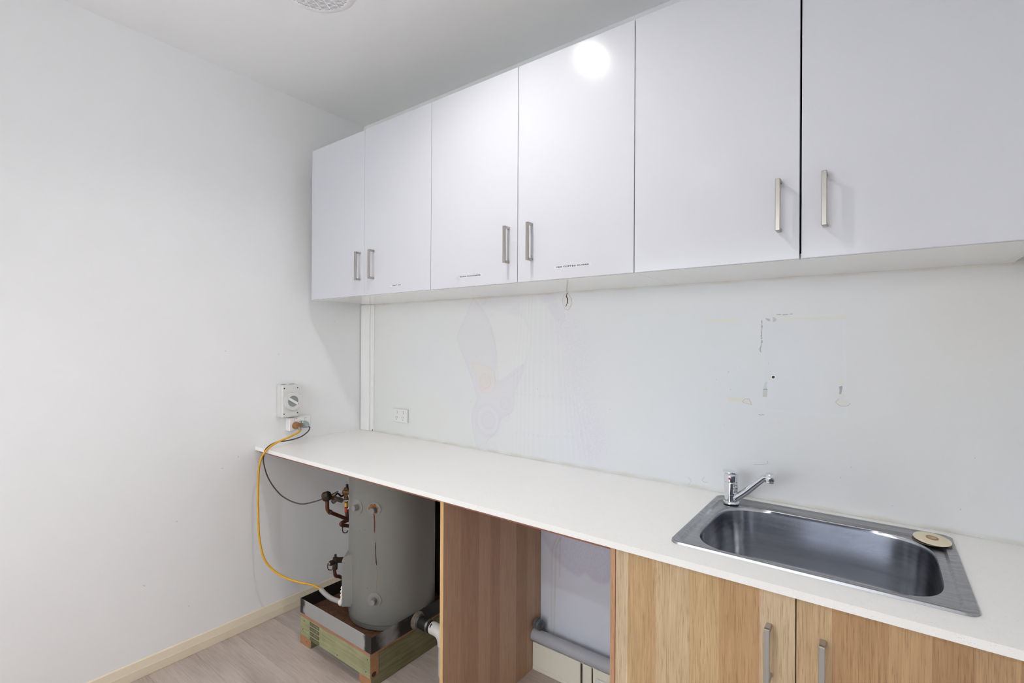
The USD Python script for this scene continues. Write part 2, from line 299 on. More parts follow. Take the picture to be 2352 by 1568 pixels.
    'relief_tail': [(0.45, -0.4719, 0.3903), (0.45, -0.4355, 0.3786)],
    'relief_tip': [(0.45, -0.5085, 0.3865), (0.45, -0.5144, 0.3869)],
    'relief_wire': [(0.45, -0.5097, 0.39), (0.45, -0.5171, 0.3875), (0.45, -0.5165, 0.3643), (0.45, -0.5095, 0.3576), (0.45, -0.4966, 0.3522)],
    'relief_ring': [(0.45, -0.48, 0.35), (0.45, -0.4804, 0.3449)],
    'relief_pipe': [(0.45, -0.4816, 0.3453), (0.45, -0.4798, 0.3299), (0.45, -0.4738, 0.316), (0.45, -0.4593, 0.3085), (0.45, -0.4398, 0.2936)],
}

# ---------------------------------------------------------------- materials
wall_paint = pm('wall_paint', (238, 237, 237), 0.62, noise=0.012, nscale=3.0, bump=0.06, bscale=260, bdist=0.0006)
ceiling_paint = pm('ceiling_paint', (241, 240, 240), 0.8, bump=0.05, bscale=200, bdist=0.0006)
trim_paint = pm('trim_paint', (240, 239, 236), 0.45, bump=0.04, bscale=150)
cream_paint = pm('cream_paint', (228, 214, 190), 0.4, noise=0.03, nscale=8)
white_laminate = pm('white_laminate', (207, 207, 212), 0.15, bump=0.012, bscale=500, bdist=0.0002)
cupboard_white = pm('cupboard_white', (243, 242, 239), 0.1, specular_ior_level=0.7)
cupboard_dark = pm('cupboard_inside', (40, 38, 38), 0.7)
nickel = pm('brushed_nickel', (184, 178, 171), 0.32, 1.0)
satin_grey = pm('satin_handle', (176, 174, 170), 0.42, 0.75)
chrome = pm('chrome', (225, 227, 232), 0.05, 1.0)
black = pm('black_plastic', (22, 21, 20), 0.5)
rubber = pm('black_rubber', (26, 25, 24), 0.55, noise=0.15, nscale=60)
white_plastic = pm('white_plastic', (232, 231, 228), 0.3)
grey_plastic = pm('grey_plastic', (214, 213, 210), 0.35)
grey_plastic_dark = pm('grey_plastic_dark', (150, 153, 152), 0.4)
clear_grey = pm('smoky_plastic', (150, 158, 158), 0.12, specular_ior_level=0.7)
brown_plastic = pm('amber_plastic', (150, 100, 55), 0.2, noise=0.1, nscale=120)
yellow_sheath = pm('yellow_sheath', (222, 164, 32), 0.42, noise=0.08, nscale=30)
grey_sheath = pm('grey_sheath', (74, 68, 67), 0.5)
duct_cream = pm('duct_cream', (234, 230, 216), 0.4, noise=0.02, nscale=10)
conduit_grey = pm('conduit_grey', (178, 172, 168), 0.5)
red = pm('red_mark', (205, 40, 36), 0.4); blue = pm('blue_mark', (40, 60, 130), 0.4)
ink = pm('label_ink', (60, 60, 66), 0.7)
label_white = pm('label_tape', (213, 213, 216), 0.3)
tank_paint = pm('tank_enamel', (122, 120, 115), 0.38, noise=0.035, nscale=9)
tank_cover = pm('tank_cover_enamel', (130, 128, 124), 0.42, noise=0.03, nscale=15)
rust = pm('rust', (120, 66, 30), 0.85, noise=0.4, nscale=140)
rust_dark = pm('rust_dark', (58, 38, 26), 0.9, noise=0.3, nscale=200)
copper = pm('old_copper', (98, 60, 46), 0.5, 0.6, noise=0.35, nscale=70)
brass = pm('old_brass', (128, 96, 66), 0.5, 0.6, noise=0.3, nscale=90)
bronze = pm('dark_bronze', (66, 55, 44), 0.5, 0.6, noise=0.3, nscale=90)
foam = pm('cream_foam', (226, 220, 205), 0.8, bump=0.5, bscale=180, bdist=0.002)
steel_clamp = pm('clamp_steel', (176, 172, 165), 0.35, 1.0)
pvc_white = pm('pvc_white', (216, 214, 208), 0.4, noise=0.03, nscale=30)
pvc_grey = pm('pvc_grey', (176, 179, 186), 0.5, noise=0.03, nscale=12)
pvc_dark = pm('pvc_dark', (44, 42, 38), 0.5)
socket_grey = pm('socket_grey', (104, 108, 112), 0.45)
disc_cream = pm('cream_disc', (224, 212, 184), 0.5, noise=0.04, nscale=60)
disc_brown = pm('worn_ring', (150, 124, 92), 0.7, noise=0.25, nscale=200)
disc_under = pm('disc_underside', (96, 86, 74), 0.7)
pencil = pm('pencil_mark', (186, 183, 180), 0.8)
scuff = pm('scuff', (176, 172, 168), 0.8)
tape_cream = pm('tape_residue', (228, 225, 214), 0.6)
tape_yellow = pm('tape_residue_yellow', (229, 227, 217), 0.6)
chip_cream = pm('plaster_chip', (227, 225, 221), 0.8)
chip_grey = pm('old_paint_grey', (204, 203, 200), 0.7)
chip_dark = pm('old_paint_dark', (182, 180, 181), 0.7)
chip_blue = pm('old_paint_blue', (206, 219, 222), 0.7)
hole_dark = pm('hole_dark', (84, 74, 60), 0.9)
green_ink = pm('timber_ink', (88, 86, 62), 0.9, noise=0.3, nscale=300)
window_frame = pm('added_window_frame_white', (225, 225, 225), 0.4)
glass_pane = usdkit.material(stage, '/World/Looks/added_window_glass', {'f': ('fresnel', {'IOR': 1.45}), 't': ('transparent_bsdf', {'color': (0.98, 0.99, 0.99)}), 'g': ('glossy_bsdf', {'color': (1, 1, 1), 'roughness': 0.0}), 'm': ('mix_closure', {})},
                             [('f.fac', 'm.fac'), ('t.BSDF', 'm.closure1'), ('g.BSDF', 'm.closure2')], surface='m.closure')

def brushed(name, rgb, rough, stretch, bump=0.25):
    return usdkit.material(stage, '/World/Looks/' + name, {
        'g': ('geometry', {}), 'mp': ('mapping', {'scale': stretch}), 'n': ('noise_texture', {'scale': 1.0, 'detail': 3.0}),
        'b': ('bump', {'strength': bump, 'distance': 0.0004}), 'rr': ('map_range', {'from_min': 0.3, 'from_max': 0.7, 'to_min': rough * 0.93, 'to_max': rough * 1.08}),
        'p': ('principled_bsdf', {'base_color': lin(rgb), 'metallic': 1.0, 'roughness': rough})},
        [('g.position', 'mp.vector'), ('mp.vector', 'n.vector'), ('n.fac', 'b.height'), ('b.normal', 'p.normal'), ('n.fac', 'rr.value'), ('rr.result', 'p.roughness')], surface='p.BSDF')
steel_deck = brushed('sink_deck_steel', (162, 162, 166), 0.3, (8, 120, 120), 0.0)
steel_bowl = brushed('sink_bowl_steel', (184, 186, 192), 0.19, (6, 6, 90), 0.0)

def stone(name):
    g = {'g': ('geometry', {}), 'v': ('voronoi_texture', {'scale': 320.0}), 'w': ('noise_texture', {'scale': 60.0, 'detail': 2.0}),
         'r': ('rgb_ramp', {'ramp': [(0.0, lin((120, 120, 118))), (0.12, lin((196, 195, 192))), (0.19, lin((242, 240, 237))), (1.0, lin((243, 241, 238)))]}),
         'c': ('rgb_ramp', {'ramp': [(0.35, (0, 0, 0)), (0.62, (1, 1, 1))]}),
         'mx': ('mix_color', {'b': lin((243, 241, 238))}), 'p': ('principled_bsdf', {'roughness': 0.3})}
    return usdkit.material(stage, '/World/Looks/' + name, g, [('g.position', 'v.vector'), ('g.position', 'w.vector'), ('v.distance', 'r.fac'), ('w.fac', 'c.fac'), ('c.color', 'mx.fac'), ('r.color', 'mx.a'), ('mx.result', 'p.base_color')], surface='p.BSDF')
bench_stone = stone('speckled_stone')

def wood(name, staves, axis, x0, x1, rough=0.45, grain=1.0):
    """staves: (position along the axis, sRGB colour) - stave tones of an oak laminate, grain along z"""
    ramp = []
    for k, (a, c) in enumerate(staves):
        ramp.append(((a - x0) / (x1 - x0), lin(c)))
    nodes = {'g': ('geometry', {}), 's': ('separate_xyz', {}), 'mr': ('map_range', {'from_min': x0, 'from_max': x1, 'to_min': 0.0, 'to_max': 1.0}),
             'ramp': ('rgb_ramp', {'ramp': ramp, 'interpolate': False}),
             'm1': ('mapping', {'scale': (1, 1, 0.03)}), 'n1': ('noise_texture', {'scale': 480.0, 'detail': 4.0, 'roughness': 0.65, 'distortion': 0.4}),
             'm2': ('mapping', {'scale': (1, 1, 0.09)}), 'n2': ('noise_texture', {'scale': 55.0, 'detail': 3.0, 'distortion': 1.2}),
             'r1': ('rgb_ramp', {'ramp': [(0.32, (0.58, 0.51, 0.43)), (0.46, (0.95, 0.94, 0.92)), (0.72, (1.10, 1.10, 1.10))]}),
             'r2': ('rgb_ramp', {'ramp': [(0.28, (0.84, 0.80, 0.74)), (0.7, (1.08, 1.08, 1.08))]}),
             'x1': ('mix_color', {'blend_type': 'multiply', 'fac': 0.85 * grain, 'use_clamp': False}), 'x2': ('mix_color', {'blend_type': 'multiply', 'fac': 0.8 * grain, 'use_clamp': False}),
             'b': ('bump', {'strength': 0.12, 'distance': 0.0004}), 'p': ('principled_bsdf', {'roughness': rough})}
    links = [('g.position', 's.vector'), (f's.{axis}', 'mr.value'), ('mr.result', 'ramp.fac'), ('g.position', 'm1.vector'), ('m1.vector', 'n1.vector'), ('g.position', 'm2.vector'), ('m2.vector', 'n2.vector'),
             ('n1.fac', 'r1.fac'), ('n2.fac', 'r2.fac'), ('ramp.color', 'x1.a'), ('r1.color', 'x1.b'), ('x1.result', 'x2.a'), ('r2.color', 'x2.b'), ('x2.result', 'p.base_color'), ('n1.fac', 'b.height'), ('b.normal', 'p.normal')]
    return usdkit.material(stage, '/World/Looks/' + name, nodes, links, surface='p.BSDF')
OAK_STAVES_SHADED = [(1.93, (192, 150, 118)), (1.9495, (204, 182, 152)), (1.978, (210, 194, 168)), (1.984, (192, 160, 120)), (2.059, (202, 177, 142)), (2.144, (198, 168, 126)), (2.214, (186, 150, 110)), (2.300, (204, 181, 150)),
              (2.374, (196, 168, 132)), (2.437, (180, 144, 106)), (2.535, (190, 156, 118)), (2.60, (172, 136, 100)), (2.66, (182, 148, 112)), (2.72, (168, 132, 96))]  # stave pattern, with right-hand tones darkened to paint in the light fall-off
oak = wood('oak_laminate', OAK_STAVES_SHADED, 'x', 1.93, 2.86)
walnut_tone = wood('oak_panel_laminate', [(-0.64, (198, 162, 134)), (-0.53, (190, 154, 128)), (-0.43, (204, 170, 142)), (-0.36, (192, 156, 130)), (-0.30, (206, 172, 144)), (-0.19, (186, 150, 122)), (-0.11, (198, 164, 136)), (-0.05, (190, 156, 130))], 'y', -0.64, 0.0, 0.5, 0.6)
oak_edge = wood('oak_edge_band', [(1.28, (214, 176, 122)), (1.30, (214, 176, 122))], 'x', 1.28, 1.31, 0.5, 0.4)
bench_board = wood('bench_board_edge', [(0.0, (150, 100, 78)), (2.0, (160, 108, 82))], 'x', 0.0, 2.9, 0.6, 0.6)

def timber(name, rgb, ax, dark=0.7):
    sc = {'x': (0.05, 1, 1), 'y': (1, 0.05, 1)}[ax]
    c = np.array(lin(rgb))
    return usdkit.material(stage, '/World/Looks/' + name, {'g': ('geometry', {}), 'm': ('mapping', {'scale': sc}), 'n': ('noise_texture', {'scale': 120.0, 'detail': 4.0, 'distortion': 0.6}), 'n2': ('noise_texture', {'scale': 14.0, 'detail': 2.0}),
        'r': ('rgb_ramp', {'ramp': [(0.3, tuple(c * dark)), (0.6, tuple(c)), (0.75, tuple(np.minimum(c * 1.12, 1)))]}), 'r2': ('rgb_ramp', {'ramp': [(0.3, (0.82, 0.84, 0.8)), (0.7, (1.05, 1.05, 1.05))]}),
        'x': ('mix_color', {'blend_type': 'multiply', 'fac': 0.8, 'use_clamp': False}), 'p': ('principled_bsdf', {'roughness': 0.8})},
        [('g.position', 'm.vector'), ('m.vector', 'n.vector'), ('g.position', 'n2.vector'), ('n.fac', 'r.fac'), ('n2.fac', 'r2.fac'), ('r.color', 'x.a'), ('r2.color', 'x.b'), ('x.result', 'p.base_color')], surface='p.BSDF')
green_x = timber('treated_pine_front', (154, 152, 116), 'x'); green_y = timber('treated_pine_side', (124, 119, 88), 'y')
raw_pine = timber('raw_pine_end', (168, 120, 84), 'x', 0.82); ply = timber('plywood_edge', (168, 122, 96), 'x', 0.8)
tray_metal = usdkit.material(stage, '/World/Looks/tray_galvanised', {   # galvanised sheet, black paint brushed over the welded corners
    'g': ('geometry', {}), 's': ('separate_xyz', {}), 'n': ('noise_texture', {'scale': 30.0, 'detail': 3.0}),
    'dx': ('math', {'math_type': 'subtract', 'value2': 0.585}), 'ax': ('math', {'math_type': 'absolute'}), 'nx': ('math', {'math_type': 'multiply_add', 'value2': 0.05, 'value3': 0.0}),
    'sum': ('math', {'math_type': 'add'}), 'r': ('rgb_ramp', {'ramp': [(0.243, lin((176, 176, 176))), (0.262, lin((30, 29, 28))), (1.0, lin((26, 25, 24)))]}),
    'rm': ('rgb_ramp', {'ramp': [(0.243, (0.55, 0.55, 0.55)), (0.262, (0, 0, 0))]}),
    'p': ('principled_bsdf', {'roughness': 0.5})},
    [('g.position', 's.vector'), ('s.x', 'dx.value1'), ('dx.value', 'ax.value1'), ('g.position', 'n.vector'), ('n.fac', 'nx.value1'), ('ax.value', 'sum.value1'), ('nx.value', 'sum.value2'), ('sum.value', 'r.fac'), ('sum.value', 'rm.fac'), ('r.color', 'p.base_color'), ('rm.color', 'p.metallic')], surface='p.BSDF')
tray_side = usdkit.material(stage, '/World/Looks/tray_galvanised_side', {   # bare zinc only in the middle of the front half
    'g': ('geometry', {}), 's': ('separate_xyz', {}), 'n': ('noise_texture', {'scale': 30.0, 'detail': 3.0}),
    'dx': ('math', {'math_type': 'add', 'value2': 0.488}), 'ax': ('math', {'math_type': 'absolute'}), 'nx': ('math', {'math_type': 'multiply_add', 'value2': 0.05, 'value3': 0.0}), 'sum': ('math', {'math_type': 'add'}),
    'r': ('rgb_ramp', {'ramp': [(0.045, lin((150, 150, 150))), (0.085, lin((34, 32, 30))), (1.0, lin((30, 29, 28)))]}), 'rm': ('rgb_ramp', {'ramp': [(0.045, (0.5, 0.5, 0.5)), (0.085, (0, 0, 0))]}), 'p': ('principled_bsdf', {'roughness': 0.5})},
    [('g.position', 's.vector'), ('s.y', 'dx.value1'), ('dx.value', 'ax.value1'), ('g.position', 'n.vector'), ('n.fac', 'nx.value1'), ('ax.value', 'sum.value1'), ('nx.value', 'sum.value2'), ('sum.value', 'r.fac'), ('sum.value', 'rm.fac'), ('r.color', 'p.base_color'), ('rm.color', 'p.metallic')], surface='p.BSDF')
tray_black = pm('tray_black_paint', (34, 32, 30), 0.5, noise=0.3, nscale=40)
sediment = pm('rusty_sediment', (104, 70, 48), 0.9, noise=0.5, nscale=45, bump=0.6, bscale=90, bdist=0.004)

def plank_mat(k, rgb):
    c = np.array(lin(rgb))
    return usdkit.material(stage, f'/World/Looks/floor_plank_tone_{k}', {'g': ('geometry', {}), 'm': ('mapping', {'scale': (0.05, 1, 1), 'location': (k * 3.7, k * 1.9, 0)}), 'n': ('noise_texture', {'scale': 170.0, 'detail': 5.0, 'roughness': 0.65, 'distortion': 0.5}),
        'm2': ('mapping', {'scale': (0.25, 1, 1), 'location': (k * 5.1, 0, 0)}), 'n2': ('noise_texture', {'scale': 8.0, 'detail': 3.0, 'distortion': 0.6}),
        'r': ('rgb_ramp', {'ramp': [(0.28, tuple(c * 0.78)), (0.5, tuple(c)), (0.72, tuple(np.minimum(c * 1.12, 1)))]}), 'r2': ('rgb_ramp', {'ramp': [(0.32, (0.74, 0.72, 0.70)), (0.6, (1.0, 1.0, 1.0))]}),
        'x': ('mix_color', {'blend_type': 'multiply', 'fac': 0.9, 'use_clamp': False}), 'b': ('bump', {'strength': 0.15, 'distance': 0.0005}), 'p': ('principled_bsdf', {'roughness': 0.45})},
        [('g.position', 'm.vector'), ('m.vector', 'n.vector'), ('g.position', 'm2.vector'), ('m2.vector', 'n2.vector'), ('n.fac', 'r.fac'), ('n2.fac', 'r2.fac'), ('r.color', 'x.a'), ('r2.color', 'x.b'), ('x.result', 'p.base_color'), ('n.fac', 'b.height'), ('b.normal', 'p.normal')], surface='p.BSDF')
PLANKS = [plank_mat(0, (190, 176, 166)), plank_mat(1, (186, 171, 161)), plank_mat(2, (193, 179, 169)), plank_mat(3, (187, 174, 165))]
seam_dark = pm('floor_seam', (132, 118, 108), 0.8)

wall_mural = usdkit.material(stage, '/World/Looks/back_wall_paint', {   # thin white coat over an old mural: its colours come from the mesh's primvar
    'a': ('attribute', {'attribute': 'wallcol'}), 'g': ('geometry', {}), 'n': ('noise_texture', {'scale': 240.0, 'detail': 3.0}), 'b': ('bump', {'strength': 0.06, 'distance': 0.0006}), 'p': ('principled_bsdf', {'roughness': 0.5})},
    [('a.color', 'p.base_color'), ('g.position', 'n.vector'), ('n.fac', 'b.height'), ('b.normal', 'p.normal')], surface='p.BSDF')

# ---------------------------------------------------------------- the room
def struct(name, mesh, mat, label=None, catg=None, smooth=False):
    return single(name, mesh, mat, label, catg, smooth=smooth, kind='structure')
struct('wall_left', bx(-0.12, 0.0, Y_FRONT - 0.12, 0.12, -0.06, Z_CEIL + 0.1), wall_paint, 'plain white painted wall on the left, with the isolator switch', 'wall')
WL = '/World/wall_left'
# right and front walls with unseen windows, added to let in soft fill light
def added_window_wall(name, lab, wlab, T, length, a0, a1, z0, z1):
    # T maps (along, depth, up) boxes into place
    w = cat(*[T(*b) for b in ((-0.12, a0, 0, 0.12, -0.06, Z_CEIL + 0.1), (a1, length + 0.12, 0, 0.12, -0.06, Z_CEIL + 0.1), (a0, a1, 0, 0.12, -0.06, z0), (a0, a1, 0, 0.12, z1, Z_CEIL + 0.1))])
    struct(name, w, wall_paint, lab, 'wall')
    win = thing('window_1' if 'window_1' not in ''.join(COUNT) else 'window_2', wlab, 'window', tuple(T((a0 + a1) / 2 - .01, (a0 + a1) / 2 + .01, 0.05, 0.07, z0, z0 + .01).centroid), kind='structure')
    fr = [T(a0, a1, 0.03, 0.09, z0, z0 + 0.05), T(a0, a1, 0.03, 0.09, z1 - 0.05, z1)]
    am = (a0 + a1) / 2
    for q in (a0, am - 0.025, a1 - 0.05):
        fr.append(T(q, q + 0.05, 0.03, 0.09, z0 + 0.05, z1 - 0.05))
    part(win, 'frame', cat(*fr), window_frame)
    for p_, q_ in ((a0 + 0.05, am - 0.025), (am + 0.025, a1 - 0.05)):
        part(win, 'pane', T(p_, q_, 0.059, 0.063, z0 + 0.05, z1 - 0.05), glass_pane)
added_window_wall('wall_right', 'white painted wall just right of the sink cupboard, with an added window', 'added unseen white framed window in the right wall, for fill light',
            lambda a, b, d0, d1, z0, z1: bx(X_RIGHT + d0, X_RIGHT + d1, -b, -a, z0, z1), -Y_FRONT, *ADDED_WIN_R)
added_window_wall('wall_front', 'white painted wall behind the viewer, with an added window', 'added unseen white framed window in the wall behind the viewer, for fill light',
            lambda a, b, d0, d1, z0, z1: bx(a, b, Y_FRONT - d1, Y_FRONT - d0, z0, z1), X_RIGHT, *ADDED_WIN_F)
cl = sbox(-0.12, Y_FRONT - 0.12, X_RIGHT + 0.12, 0.12)
for q in (LAMP_A_AT, LAMP_B_AT):
    cl = cl.difference(Point(q).buffer(CAN_R, quad_segs=16))
struct('ceiling', plate(cl, 0.1, ((0, 0, Z_CEIL), (1, 0, 0), (0, 1, 0), (0, 0, 1))), ceiling_paint, 'flat white ceiling with round grille', 'ceiling')
# floor: vinyl planks, each a part of its own, over a dark underlay
fl = thing('floor', 'grey-brown wood-look plank floor', 'floor', (0, 0, 0), kind='structure')
part(fl, 'underlay', bx(-0.05, X_RIGHT + 0.05, Y_FRONT - 0.05, 0.05, -0.06, -0.0062), seam_dark)
PW, PL = 0.182, 1.22
row = 0; y = 0.0
while y > Y_FRONT:
    y1 = max(y - PW, Y_FRONT); off = [0.0, 0.44, 0.83, 0.22, 0.61][row % 5]; x = -off
    while x < X_RIGHT:
        x0, x1 = max(x, 0.0), min(x + PL, X_RIGHT)
        if x1 - x0 > 0.01:
            part(fl, 'plank', bx(x0 + 0.0002, x1 - 0.0002, y1 + 0.0002, y - 0.0002, -0.006, 0.0, 0.0003), PLANKS[int(rng.integers(4))])
        x += PL
    y = y1; row += 1
# skirting board on the left wall: square below, splayed above
prof = Polygon([(0, 0), (0.014, 0), (0.014, 0.036), (0.0125, 0.040), (0.0065, 0.068), (0.003, 0.072), (0, 0.072)])
sk = trimesh.creation.extrude_polygon(prof, -Y_FRONT)
v = sk.vertices; sk = trimesh.Trimesh(np.stack([v[:, 0], -v[:, 2], v[:, 1] + 0.001], 1), sk.faces)
sk.fix_normals()
struct('baseboard_left', sk, cream_paint, 'cream painted skirting board along the left wall', 'skirting board')
# narrow boxed cover strip in the corner, between bench and cupboards
t1 = cat(bx(0.006, 0.086, -0.016, 0.0, Z_BENCH + 0.0005, Z_CUP - 0.0005, 0.0015), bx(0.086, 0.118, -0.006, 0.0, Z_BENCH + 0.0005, Z_CUP - 0.0005, 0.001))
struct('trim_1', t1, trim_paint, 'narrow white cover strip up the corner between bench and cupboards', 'trim')

# ---------------------------------------------------------------- back wall with the ghost of an old mural
def seg_dist(X, Z, P):
    d = np.full(X.shape, 9.0)
    for (x0, z0), (x1, z1) in zip(P[:-1], P[1:]):
        L2 = (x1 - x0) ** 2 + (z1 - z0) ** 2 + 1e-12
        t = np.clip(((X - x0) * (x1 - x0) + (Z - z0) * (z1 - z0)) / L2, 0, 1)
        d = np.minimum(d, np.hypot(X - x0 - t * (x1 - x0), Z - z0 - t * (z1 - z0)))
    return d
def inside(X, Z, P):
    c = np.zeros(X.shape, bool); n = len(P)
    for i in range(n):
        (x0, z0), (x1, z1) = P[i], P[(i + 1) % n]
        hit = ((z0 > Z) != (z1 > Z))
        c ^= hit & (X < (x1 - x0) * (Z - z0) / (z1 - z0 + 1e-15) + x0)
    return c
def spline_closed(P, n=8):
    P = list(P); return [tuple(q) for q in smooth_path(np.array([(a, b, 0) for a, b in P + P[:1]]), n)[:, :2]]
def soft(P, X, Z, w=0.004, round_=True):
    P = spline_closed(P) if round_ else list(P); d = seg_dist(X, Z, P + P[:1]); s = inside(X, Z, P)
    return np.clip(0.5 + np.where(s, d, -d) / (2 * w), 0, 1), d
def mural(X, Z):
    """colour of the thinly overpainted wall, some light painted in at the right end, sRGB units"""
    n = X.size
    col = np.empty(X.shape + (3,)); tx = np.clip((X - 0.1) / 1.5, 0, 1)[..., None]
    col[:] = np.array([229, 229, 225]) * (1 - tx) + np.array([228, 228, 229]) * tx
    r = np.random.default_rng(3)
    st = r.random(X.shape)                                # sprayed stipple
    def blot(cx, cz, sx, sz, delta):
        nonlocal col
        g = np.exp(-((X - cx) / sx) ** 2 - ((Z - cz) / sz) ** 2)[..., None]
        col = col + 0.6 * g * np.array(delta)
    for b in [(0.55, 1.35, .2, .25, (-2, -2, 3)), (0.62, 1.08, .12, .1, (2, 2, -4)), (0.75, 1.15, .15, .1, (-2, -2, 2)), (2.1, 1.3, .2, .25, (-6, -1, 1)), (1.9, 1.05, .25, .2, (-4, 0, 2)), (2.55, 1.2, .25, .4, (-2, -3, -5)),
              (1.45, 1.0, .2, .15, (-3, -1, 4)), (1.75, 1.45, .25, .2, (-3, 0, 1)), (2.75, 1.55, .15, .25, (1, -4, -12))]:  # right-end blots paint in the warm glow and dimming there
        blot(*b)
    zz = (Z > 0.88) & (Z < 1.66) & (X > 0.7) & (X < 1.85)
    if zz.any():
        x, z, s = X[zz], Z[zz], st[zz]; c = col[zz]
        def put(mask, delta): 
            nonlocal c
            c = c + 0.5 * mask[:, None] * np.array(delta, float)
        a, d = soft(DATA['mural_body'], x, z); put(a * (0.55 + 0.9 * (s > 0.45) * np.exp(-d / 0.05)), (-6, -9, -1)); put(np.exp(-(d / 0.0035) ** 2), (-7, -8, -3))
        b, d = soft(DATA['mural_oval'], x, z, 0.015); put(b * 0.9, (3, 3, 1)); put(np.exp(-(d / 0.003) ** 2), (-7, -7, -4))
        b, d = soft(DATA['mural_band'], x, z, 0.02); put(b * (0.6 + 0.8 * s), (-7, -9, -2))
        b, d = soft(DATA['mural_orange'], x, z, 0.008); put(b, (6, -3, -16)); put(np.exp(-(d / 0.003) ** 2), (-5, -7, -7))
        b, d = soft(DATA['mural_orange_top'], x, z, 0.006); put(b, (4, -4, -18))
        for k in ('mural_tri1', 'mural_tri2', 'mural_tri3', 'mural_tri4'):
            b, d = soft([(q[0], q[1]) for q in DATA[k]], x, z, 0.003); put(b * (0.6 + 0.7 * s), (-7, -9, -3))
        d = seg_dist(x, z, DATA['mural_haze']); put(np.exp(-(d / 0.085) ** 2) * (0.25 + 1.3 * (s > 0.55)), (-6, -8, -2))
        top, bot = np.array(DATA['mural_fan_top']), np.array(DATA['mural_fan_bot'])
        for k in range(30):
            t = k / 29.0
            p0 = np.array([np.interp(t, np.linspace(0, 1, 4), top[:, i]) for i in (0, 1)]); p1 = np.array([np.interp(t, np.linspace(0, 1, 4), bot[:, i]) for i in (0, 1)])
            mid = (p0 + p1) / 2 + np.array([0.03 * (t - 0.5), 0])
            d = seg_dist(x, z, [tuple(p0), tuple(mid), tuple(p1)])
            put(np.exp(-(d / 0.0020) ** 2), (4, 4, 2) if k % 2 else (-4, -4, 0))
        for (cx, cz), (rx, rz) in zip(DATA['mural_spirals'], DATA['mural_spiral_r']):
            R = abs(rz - cz) + 1e-3; dx, dz = x - cx, z - cz; rr = np.hypot(dx, dz); an = np.arctan2(dz, dx)
            ph = (rr / R * 2.6 - an / (2 * np.pi)) % 1.0
            near = rr < R
            put(near * np.exp(-((ph - 0.5) / 0.16) ** 2), (-7, -8, -5)); put(np.exp(-((rr - R) / 0.004) ** 2), (-6, -7, -3))
        (cx, cz), R = DATA['mural_spirals'][0], abs(DATA['mural_spiral_r'][0][1] - DATA['mural_spirals'][0][1]) * 1.55
        dx, dz = x - cx, z - cz; rr = np.hypot(dx, dz); an = np.arctan2(dz, dx)
        put(np.exp(-((rr - R * (1 + 0.06 * np.cos(an * 26))) / 0.004) ** 2), (7, 7, 6)); put(np.clip(1 - np.abs(rr - R * 1.2) / 0.02, 0, 1), (-6, -8, -2))
        for k in ('mural_dots1', 'mural_dots2'):
            for q in DATA[k]:
                put(np.exp(-((x - q[0]) ** 2 + (z - q[1]) ** 2) / 0.0055 ** 2), (-11, -10, -5))
        col[zz] = c
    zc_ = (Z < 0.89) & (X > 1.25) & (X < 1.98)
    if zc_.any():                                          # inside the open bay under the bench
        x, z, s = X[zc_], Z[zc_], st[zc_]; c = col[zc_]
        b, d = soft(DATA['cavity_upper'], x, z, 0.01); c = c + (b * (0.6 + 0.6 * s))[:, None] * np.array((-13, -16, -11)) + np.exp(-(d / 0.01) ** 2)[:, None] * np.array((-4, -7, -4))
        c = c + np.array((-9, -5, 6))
        for k in ('cavity_drip1', 'cavity_drip2', 'cavity_drip3'):
            d = seg_dist(x, z, DATA[k]); c = c + np.exp(-(d / 0.0035) ** 2)[:, None] * np.array((-8, -13, -24))
        col[zc_] = c
    b, d = soft(DATA['tape_rect'], X, Z, 0.003, False); col = col + b[..., None] * np.array((-1.5, -0.5, 1.5)) + (np.exp(-(d / 0.003) ** 2))[..., None] * np.array((2, 2, 2))
    # soiled joint along the bench and along the cupboards
    d = np.abs(Z - 0.905); col = col + np.exp(-(d / 0.006) ** 2)[..., None] * np.array((-8, -11, -18)) * (0.4 + 0.9 * np.sin(X * 23) ** 2)[..., None]
    d = np.abs(Z - 1.648); col = col + np.exp(-(d / 0.004) ** 2)[..., None] * np.array((-6, -10, -18)) * (0.4 + 0.9 * np.sin(X * 17 + 1) ** 2)[..., None]
    return col
gx = np.arange(0, X_RIGHT + 0.0036, 0.0036); gx[-1] = X_RIGHT
gz = np.concatenate([[-0.06, 0.0, 0.05], np.arange(0.1, 0.88, 0.006), np.arange(0.88, 1.66, 0.0036), [1.7, 2.2, Z_CEIL + 0.1]])
GX, GZ = np.meshgrid(gx, gz)
colr = np.clip(mural(GX, GZ), 0, 255) / 255.0
colr = np.where(colr <= 0.04045, colr / 12.92, ((colr + 0.055) / 1.055) ** 2.4).reshape(-1, 3)
nx, nz = len(gx), len(gz)
idx = (np.arange(nz - 1)[:, None] * nx + np.arange(nx - 1)[None]).ravel()
F = np.concatenate([np.stack([idx, idx + 1, idx + nx + 1], 1), np.stack([idx, idx + nx + 1, idx + nx], 1)])
V = np.stack([GX.ravel(), np.zeros(GX.size), GZ.ravel()], 1)
